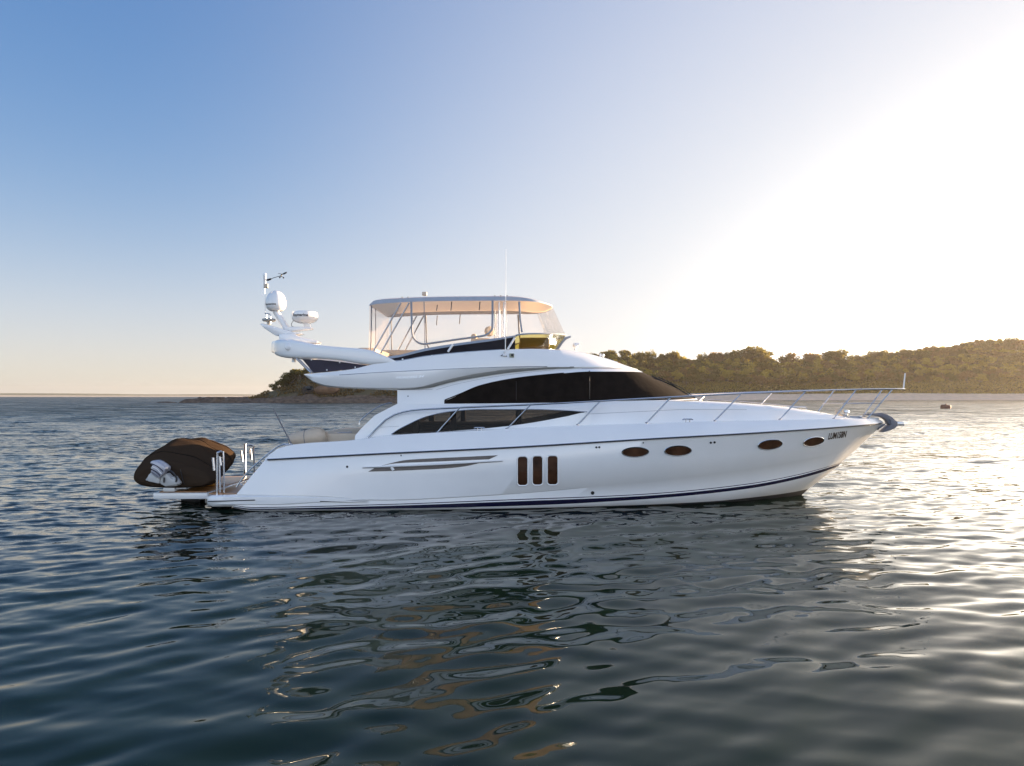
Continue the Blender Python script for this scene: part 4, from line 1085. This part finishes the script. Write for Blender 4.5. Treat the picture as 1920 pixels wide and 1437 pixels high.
_, patch = ripple(.05, 3, 10, .6, 1.4)
spos = tn('ShaderNodeSeparateXYZ'); t.links.new(geo.outputs['Position'], spos.inputs[0])
vl = tn('ShaderNodeVectorMath', operation='LENGTH'); t.links.new(geo.outputs['Position'], vl.inputs[0])
dist = vl.outputs['Value']
gust_ = rng_(patch, .38, .64, .55, 1.25)
# ripples grow away from the sheltered water, sooner on the open side (-x) than in the yacht's lee
openw = rng_(spos.outputs[0], -9, 0, 1.0, .25)
near_ = mth('MAXIMUM', mth('MULTIPLY', rng_(dist, 6, 20, .10, 1), openw), rng_(dist, 20, 70, .03, 1))
s1 = mth('MULTIPLY', mth('MULTIPLY', near_, gust_), RIP_FINE)
s2 = mth('MULTIPLY', rng_(dist, 25, 110, 0, 1), RIP_MID)
def scl(v, f):
    n = tn('ShaderNodeVectorMath', operation='SCALE'); t.links.new(v, n.inputs[0]); t.links.new(f, n.inputs[3]); return n.outputs[0]
def add_(a, b_):
    n = tn('ShaderNodeVectorMath', operation='ADD'); t.links.new(a, n.inputs[0]); t.links.new(b_, n.inputs[1]); return n.outputs[0]
flat = tn('ShaderNodeVectorMath', operation='MULTIPLY'); flat.inputs[1].default_value = (1, 1.3, 0)
t.links.new(add_(scl(fine, s1), scl(mid, s2)), flat.inputs[0])
nn = tn('ShaderNodeVectorMath', operation='NORMALIZE'); t.links.new(add_(flat.outputs[0], geo.outputs['Normal']), nn.inputs[0])
t.links.new(nn.outputs[0], b.inputs['Normal'])
_, streak = ripple(.11, 4, 6, .35, 2.2)
_, streak2 = ripple(.5, 3, -8, .3, 1.6)
rvar = mth('MULTIPLY', rng_(streak, .35, .65, .55, 1.35), rng_(streak2, .3, .7, .75, 1.25))
t.links.new(mth('MULTIPLY', rng_(dist, 18, 140, .03, .38), rvar), b.inputs['Roughness'])
me.materials.append(mw)

# ------------------------------------------------------------ land
M_sand = mat('beach_sand', (.62, .48, .36), .9, var=.12, scale=.3, spec=0)
M_soil = mat('dune_ground', (.045, .035, .012), .95, col2=(.08, .06, .02), scale=.12, spec=0)
M_rock = mat('shelf_rock', (.03, .02, .015), .9, col2=(.15, .105, .07), scale=.8, bump=.6, bscale=1.5)
M_hill = mat('headland_ground', (.05, .05, .02), .95, col2=(.10, .08, .045), scale=.25, bump=.5, bscale=1)
M_trunk = mat('bark', (.16, .13, .10), .9, var=.3, scale=2)
M_leafA = foliage('leaves_dark', (.022, .026, .010), (.075, .078, .022), (.34, .28, .06))
M_leafB = foliage('leaves_olive', (.075, .066, .014), (.26, .22, .045), (.85, .66, .10))
M_leafC = foliage('leaves_brown', (.05, .036, .018), (.13, .09, .04), (.5, .32, .09))
M_grass = foliage('dune_grass_blades', (.09, .085, .024), (.20, .175, .05), (.55, .42, .09))

def grid_mesh(name, X, Y, Z, m, kind='structure', label=None):
    ny, nx = X.shape
    idx = np.arange(ny*nx).reshape(ny, nx)
    fc = np.stack([idx[:-1, :-1], idx[:-1, 1:], idx[1:, 1:], idx[1:, :-1]], -1).reshape(-1, 4)
    me = bpy.data.meshes.new(name)
    me.from_pydata(np.stack([X, Y, Z], -1).reshape(-1, 3).tolist(), [], fc.tolist())
    me.polygons.foreach_set('use_smooth', [True]*len(fc))
    me.materials.append(m)
    o = bpy.data.objects.new(name, me); C.objects.link(o); tag(o, label, None, kind=kind)
    return o

YB = 440.0      # distance to the beach's water's edge
YR = 520.0      # distance of the ridge line
sky_px = [1040, 1095, 1130, 1175, 1200, 1260, 1310, 1350, 1400, 1445, 1500, 1560, 1600, 1640, 1700, 1760, 1830, 1920, 2100, 2400]
sky_py = [664, 661, 658, 659, 667, 669, 672, 670, 660, 667, 670, 664, 669, 664, 656, 645, 636, 633, 628, 640]
def ridge(Xv):
    px = 960 + FPX*Xv/YR
    return CH + (HOR - np.interp(px, sky_px, sky_py))/FPX*YR
gx = np.linspace(-60, 640, 240); gy = np.concatenate([np.linspace(YB-6, YB+40, 40), np.linspace(YB+42, 760, 60)])
GX, GY = np.meshgrid(gx, gy)
def land_h(Xv, Yv):
    e = 5*fbm(Xv/60, Yv*0 + 3.3, 3, 9)
    d = Yv - YB - e
    beach = np.clip(d/18, -.5, 1)*3.6
    dune = np.clip((d-18)/6, 0, 1)*1.6
    hill = np.clip((d-22)/(YR-YB-22), 0, 1)
    tl = np.clip((Xv + 38)/86, 0, 1); tl = tl*tl*(3 - 2*tl)
    rz = (ridge(Xv) - 6.5)*tl
    h = beach + dune + (hill**.8)*np.maximum(rz-5.2, 0)
    back = np.clip((Yv-YR-10)/200, 0, 1)
    cape = np.clip((-Xv - 22)/34, 0, 1)       # the land runs out into the sea behind the yacht
    return h*(1-.55*back) + np.where(d > 22, 1.2*fbm(Xv/14, Yv/14, 3, 2), 0) - 9*cape**1.4
GZ = land_h(GX, GY)
o = grid_mesh('sandy_shore', GX, GY, GZ, M_sand, label='sandy beach and dune hill across the water')
o.data.materials.append(M_soil)
mi = [1 if (GY[j, i] > YB + 21 + 5*0) else 0 for j in range(len(gy)-1) for i in range(len(gx)-1)]
o.data.polygons.foreach_set('material_index', mi)

def leaf_cloud(cent, size, rng, squash=.75):
    """small randomly turned quads round the given centres"""
    n = len(cent)
    a = rng.normal(size=(n, 3)); a /= np.linalg.norm(a, axis=1)[:, None]
    r = rng.normal(size=(n, 3)); bvec = np.cross(a, r); bvec /= np.linalg.norm(bvec, axis=1)[:, None]
    s = size * rng.uniform(.55, 1.35, n)[:, None]
    a = a*s; bvec = bvec*s*squash
    v = np.stack([cent-a-bvec*.6, cent+a*.2-bvec, cent+a+bvec*.5, cent-a*.3+bvec], 1).reshape(-1, 3)
    f = np.arange(n*4).reshape(n, 4)
    return v, f
def mesh_np(name, v, f, m):
    me = bpy.data.meshes.new(name)
    v = v.astype(np.float32); f = f.astype(np.int32)
    me.vertices.add(len(v)); me.vertices.foreach_set('co', v.ravel())
    me.loops.add(f.size); me.loops.foreach_set('vertex_index', f.ravel())
    me.polygons.add(len(f)); me.polygons.foreach_set('loop_start', np.arange(0, f.size, 4, dtype=np.int32))
    me.update(); me.materials.append(m)
    return me
def crown_points(rng, n, w, h, lobes, base):
    out = []
    for k in range(lobes):
        ang = rng.uniform(0, 6.28); rr = w*.5*math.sqrt(rng.uniform(0, 1))*.72
        c = np.array([rr*math.cos(ang), rr*math.sin(ang), base + h*(.12 + .64*rng.uniform()*(1-.55*rr/(w*.5)))])
        rad = np.array([w*.27, w*.27, h*.26])*rng.uniform(.65, 1.2)
        d = rng.normal(size=(n//lobes, 3)); d /= np.linalg.norm(d, axis=1)[:, None]
        d[:, 2] = np.where(d[:, 2] < -.3, d[:, 2]*.4, d[:, 2])
        out.append(c + d*rad*(rng.uniform(.45, 1.05, (n//lobes, 1))))
    return np.concatenate(out)
protos = []
for k in range(8):
    rg = np.random.default_rng(50 + k)
    H_ = rg.uniform(7, 10); w_ = rg.uniform(7, 11); base_h = rg.uniform(.5, 1.6)
    v, f = leaf_cloud(crown_points(rg, 1500, w_, H_-base_h, int(rg.integers(7, 12)), base_h), .36, rg)
    cm = mesh_np('crown', v, f, (M_leafA, M_leafB, M_leafA, M_leafC)[k % 4])
    tb_ = MB(); tb_.tube([(0, 0, -.8), (rg.normal()*.2, rg.normal()*.2, base_h), (rg.normal()*.6, rg.normal()*.6, H_*.72)], [.3, .22, .08], 6)
    for j in range(5):
        an2 = rg.uniform(0, 6.28); q0 = base_h*rg.uniform(.7, 1.2)
        tb_.tube([(0, 0, q0), (math.cos(an2)*w_*.17, math.sin(an2)*w_*.17, q0 + 1.4), (math.cos(an2)*w_*.33, math.sin(an2)*w_*.33, q0+H_*.33)], [.15, .1, .04], 5)
    tme = bpy.data.meshes.new('trunk'); tme.from_pydata([tuple(q) for q in tb_.v], [], tb_.f); tme.materials.append(M_trunk)
    protos.append((cm, tme, H_))
def plant_tree(x, y, z, top, k, label, group, sx=1.0, name='coastal_tree'):
    cm, tme, H_ = protos[k]
    s = (top - z)/H_
    e_ = bpy.data.objects.new(name, None); C.objects.link(e_)
    e_.location = (x, y, z); e_.scale = (s*sx, s*sx, s); e_.rotation_euler = (0, 0, random.uniform(0, 6.28))
    tag(e_, label, 'tree', group)
    for nm, d in (('crown', cm), ('trunk', tme)):
        c_ = bpy.data.objects.new(nm, d); C.objects.link(c_); c_.parent = e_
# trees that stand out on the skyline: photo column, top row, relative width, kind, label
marks = [
    (1112, 659, 1.2, 0, 'low rounded dark tree just right of the flybridge search light'),
    (1140, 650, 1.3, 2, 'broad dark tree crown on the ridge behind the sloping wheelhouse roof'),
    (1172, 648.5, 1.2, 6, 'leafy dark crown topping the left wood edge behind the yacht roof'),
    (1197, 653, 1.0, 4, 'rounded tree at the right end of the ridge clump behind the roof'),
    (1218, 651, .62, 0, 'small upright dark tree standing alone on the skyline left of the gap'),
    (1247, 653, .8, 2, 'slim dark tree next to the lone upright one on the skyline'),
    (1262, 650, .8, 4, 'taller of the paired skyline trees above the windscreen'),
    (1316, 656, .6, 0, 'small dark skyline tree with a thin bare stem left of the great dome'),
    (1336, 656, .6, 3, 'thin loose crowned skyline tree with sky showing through'),
    (1352, 657, .6, 3, 'thin twiggy skyline tree touching the great domed crown'),
    (1405, 640.5, 1.75, 2, 'largest domed tree crown, rising highest over the middle of the wood'),
    (1432, 648, 1.3, 6, 'right shoulder of foliage beside the largest domed tree'),
    (1380, 652, 1.2, 4, 'left shoulder of foliage beside the largest domed tree'),
    (1480, 658, .8, 3, 'twiggy half bare tree on the skyline right of the domed crown'),
    (1516, 656, 1.0, 7, 'sunlit golden crown on the skyline above the bow stanchions'),
    (1567, 645, 1.15, 2, 'tall rounded golden tree on the skyline above the pulpit'),
    (1553, 652, .9, 4, 'lower left neighbour of the tall rounded golden tree'),
    (1603, 659, .8, 0, 'small bushy crown in the skyline dip right of the golden tree'),
    (1635, 650, .5, 0, 'tiny round tree poking up from the rising ridge'),
    (1661, 650, 1.0, 4, 'spreading crown on the rising ridge above the jack staff'),
    (1694, 647, 1.0, 2, 'flat topped crown on the ridge right of the jack staff'),
    (1896, 626.5, .9, 0, 'small crown standing on the hilltop near the right edge'),
]
for px, py, sx, k, lab in marks:
    x = (px-960)/FPX*YR
    z = float(land_h(np.array([x]), np.array([YR]))[0])
    topz = CH + (HOR-py)/FPX*YR
    plant_tree(x, YR, z - .3, max(topz, z + 4), k, lab, 'trees standing out on the skyline', sx)
# the belt of trees one can tell apart along the front of the wood, above the dune grass
G1, L1 = 'rounded trees along the front of the wood', 'rounded olive green tree in the front row of the wood behind the beach'
rt_ = random.Random(21)
xx = -8.0
while xx < 372:
    y = YB + rt_.uniform(30, 40)
    z = float(land_h(np.array([xx]), np.array([y]))[0])
    plant_tree(xx, y, z - .4, z + rt_.uniform(5.5, 9), rt_.randrange(8), L1, G1, rt_.uniform(.9, 1.3))
    xx += rt_.uniform(4.5, 8)
# the wood itself: one mass of leaf clumps over the slope
rg = np.random.default_rng(5)
cs = []
n_cr = 1850
cxs = rg.uniform(-22, 420, n_cr); cys = YB + 34 + (YR + 70 - YB - 34)*rg.uniform(0, 1, n_cr)
czs = land_h(cxs, cys)
for x, y, z in zip(cxs, cys, czs):
    w_ = rg.uniform(6, 12); h_ = rg.uniform(4, 8.5) * (1.0 if y < YR + 8 else .8)
    pts = crown_points(rg, 480, w_, h_, 5, .6)
    cs.append(pts + np.array([x, y, z]))
kinds = [int(k) for k in rg.choice(3, size=len(cs), p=(.45, .33, .22))]
v, f = leaf_cloud(np.concatenate(cs), .46, rg)
wood = bpy.data.objects.new('woodland', mesh_np('woodland', v, f, M_leafA)); C.objects.link(wood)
wood.data.materials.append(M_leafB); wood.data.materials.append(M_leafC)
wood.data.polygons.foreach_set('material_index', np.concatenate([np.full(len(c), k, np.int32) for c, k in zip(cs, kinds)]))
tag(wood, 'dense dark green coastal wood covering the hill', None, kind='stuff')
# dune grass in front of the wood
n_g = 26000
gxs = rg.uniform(-20, 400, n_g); gys = YB + rg.uniform(20, 37, n_g)
cen = np.stack([gxs, gys, land_h(gxs, gys) + rg.uniform(.1, 1.0, n_g)], 1)
v, f = leaf_cloud(cen, .42, rg)
dg_ = bpy.data.objects.new('dune_grass', mesh_np('dune_grass', v, f, M_grass)); C.objects.link(dg_)
tag(dg_, 'bright green dune grass above the beach', None, kind='stuff')

# --- rocky headland on the left
YH = 285.0
hx = np.linspace(-150, 10, 300); hy = np.linspace(262, 330, 90)
HX, HY = np.meshgrid(hx, hy)
hp_px = [300, 462, 475, 500, 513, 530, 545, 556, 575, 600, 680, 760, 900, 1100]
hp_py = [748, 746, 741.5, 728, 723, 712, 703, 697, 691, 690, 692, 700, 715, 740]
def head_h(Xv, Yv):
    px = 960 + FPX*Xv/YH
    rz = np.maximum(CH + (HOR - np.interp(px, hp_px, hp_py))/FPX*YH - 3.2, 0)
    ramp = np.clip((Yv - 276 - 4*fbm(Xv/9, Yv/9, 3, 4))/13, 0, 1)
    # shelf: flat stepped ledges rising out of the water
    e = (Xv + 126)/30
    sh = np.clip((Yv - 267.5 - 3.0*fbm(Xv/8, Yv*0+.5, 4, 8))/2.2, -1, 1)
    led = .9 + .62*np.round(3*np.clip(fbm(Xv/7, Yv/5, 3, 14) + .4, 0, 1)) + 1.0*fbm(Xv/1.9, Yv/1.3, 4, 15)
    tip = np.clip((Xv + 127 + 4*fbm(Yv/6, Yv*0, 2, 3))/1.5, -1, 1)
    shelf = np.minimum(sh, tip)*np.where(np.minimum(sh, tip) > 0, led, 1.5)
    back = 1 - np.clip((Yv-300)/30, 0, 1)*.8
    return shelf + ramp*np.minimum(rz, 20)*back + ramp*.9*fbm(Xv/3, Yv/3, 4, 33)
HZ = head_h(HX, HY)
ho = grid_mesh('rocky_headland', HX, HY, HZ, M_rock, label='low rocky headland with stepped brown rock shelf')
ho.data.materials.append(M_hill)
mi = [1 if (HY[j, i] > 277 and HX[j, i] > -104) else 0 for j in range(len(hy)-1) for i in range(len(hx)-1)]
ho.data.polygons.foreach_set('material_index', mi)
# low wet rock off the tip
rk = MB(); rr_ = np.random.default_rng(4)
bmr = bmesh.new(); bmesh.ops.create_icosphere(bmr, subdivisions=3, radius=1)
c0_ = PY(312, 755.5, 280)
vv = []
for q in bmr.verts:
    n_ = 1 + .5*float(fbm(np.array([q.co.x*2.2+5]), np.array([q.co.y*2.2+q.co.z*1.7]), 3, 2)[0])
    vv.append((c0_.x + q.co.x*4.2*n_, 280 + q.co.y*2*n_, -.1 + q.co.z*.62*n_))
bmr.verts.index_update()
rock = obj('sea_rock', vv, [[q.index for q in p.verts] for p in bmr.faces], M_rock); bmr.free()
tag(rock, 'low dark rock awash in the sea off the headland tip', 'rock')
# dark rock overhang and a warm boulder on the headland
for (px, py, wx, wz, m_, lab) in ((578, 735, 2.6, 2.6, mat('overhang_rock', (.012, .01, .01), .9), 'dark boulder on the headland slope below the flybridge overhang'), (612, 731, 5.2, 2.0, mat('ochre_rock', (.16, .09, .05), .9, var=.3, scale=.6), 'ochre rock face on the headland beside the dark boulder')):
    bmr = bmesh.new(); bmesh.ops.create_icosphere(bmr, subdivisions=3, radius=1)
    Yc = 279; c_ = PY(px, py, Yc); vv = []
    for q in bmr.verts:
        n_ = 1 + .45*float(fbm(np.array([q.co.x*1.8+px]), np.array([q.co.y*1.8+q.co.z*2.1]), 3, 6)[0])
        vv.append((c_.x + q.co.x*wx*n_, Yc + q.co.y*2*n_, c_.z + q.co.z*wz*n_))
    bmr.verts.index_update()
    tag(obj('boulder', vv, [[q.index for q in p.verts] for p in bmr.faces], m_, angle=25), lab, 'rock'); bmr.free()
# headland scrub: things one can tell apart, then the ground cover
for px, py, sx, k, lab in ((513, 715, .8, 0, 'wind bent dark bush left of the headland tree'), (528, 703, .9, 2, 'dark shrub halfway up the headland slope'), (546, 690, 1.0, 4, 'dark bush just below the top of the headland'), (563, 681, 1.25, 2, 'dense dark tree topping the headland beneath the radar arch'), (586, 684, 1.3, 6, 'dark tree behind the arch struts on the headland'), (620, 684, 1.3, 0, 'dark tree behind the navy dodger on the headland')):
    x = (px-960)/FPX*YH
    z = float(head_h(np.array([x]), np.array([YH]))[0])
    plant_tree(x, YH, z-.5, max(CH + (HOR-py)/FPX*YH, z + 2), k, lab, 'trees and bushes on the headland', sx*1.1, 'headland_bush')
n_s = 9000
sx_ = rg.uniform(-103, 0, n_s); sy_ = rg.uniform(277, 296, n_s)
kp = fbm(sx_/5, sy_/5, 3, 44) > -.08
sx_, sy_ = sx_[kp], sy_[kp]
cen = np.stack([sx_, sy_, head_h(sx_, sy_) + rg.uniform(0, .8, len(sx_))], 1)
v, f = leaf_cloud(cen, .42, rg)
sc_ = bpy.data.objects.new('headland_scrub', mesh_np('headland_scrub', v, f, M_leafC)); C.objects.link(sc_)
tag(sc_, 'low green brown scrub covering the headland slope', None, kind='stuff')
# --- far shore on the left horizon
fx = np.linspace(-3200, 300, 240); fyv = np.linspace(3000, 3500, 10)
FX, FY = np.meshgrid(fx, fyv)
env = 11.5 + 8*fbm(FX/700, FX*0, 3, 61) + 2*fbm(FX/60, FY/60, 3, 62) + np.clip((-FX-1500)/700, 0, 1)*4
FZ = np.where(FY < 3060, (FY-3000)/60*1.6, 1.6 + np.clip((FY-3060)/150, 0, 1)*np.maximum(env-1.6, 1))
fo = grid_mesh('far_shore', FX, FY, FZ, mat('far_sand', (.50, .42, .32), .9), label='distant low shore on the horizon')
fo.data.materials.append(mat('far_scrub', (.10, .11, .06), .95, var=.3, scale=.02))
fo.data.polygons.foreach_set('material_index', [1 if FY[j, i] > 3060 else 0 for j in range(len(fyv)-1) for i in range(len(fx)-1)])

# ------------------------------------------------------------ evening haze over the water
hb = MB().box((0, 0, 34), (10400, 10400, 72)).build('haze', [], None, smooth=False)
tag(hb, 'thin bright evening haze over the water', None, kind='stuff')
mh = bpy.data.materials.new('haze_air'); mh.use_nodes = True
ht = mh.node_tree; ht.nodes.clear()
ho_ = ht.nodes.new('ShaderNodeOutputMaterial'); hv = ht.nodes.new('ShaderNodeVolumePrincipled')
hv.inputs['Color'].default_value = (1, .93, .84, 1); hv.inputs['Density'].default_value = HAZE_DENS; hv.inputs['Anisotropy'].default_value = .6
ht.links.new(hv.outputs[0], ho_.inputs['Volume']); hb.data.materials.append(mh)
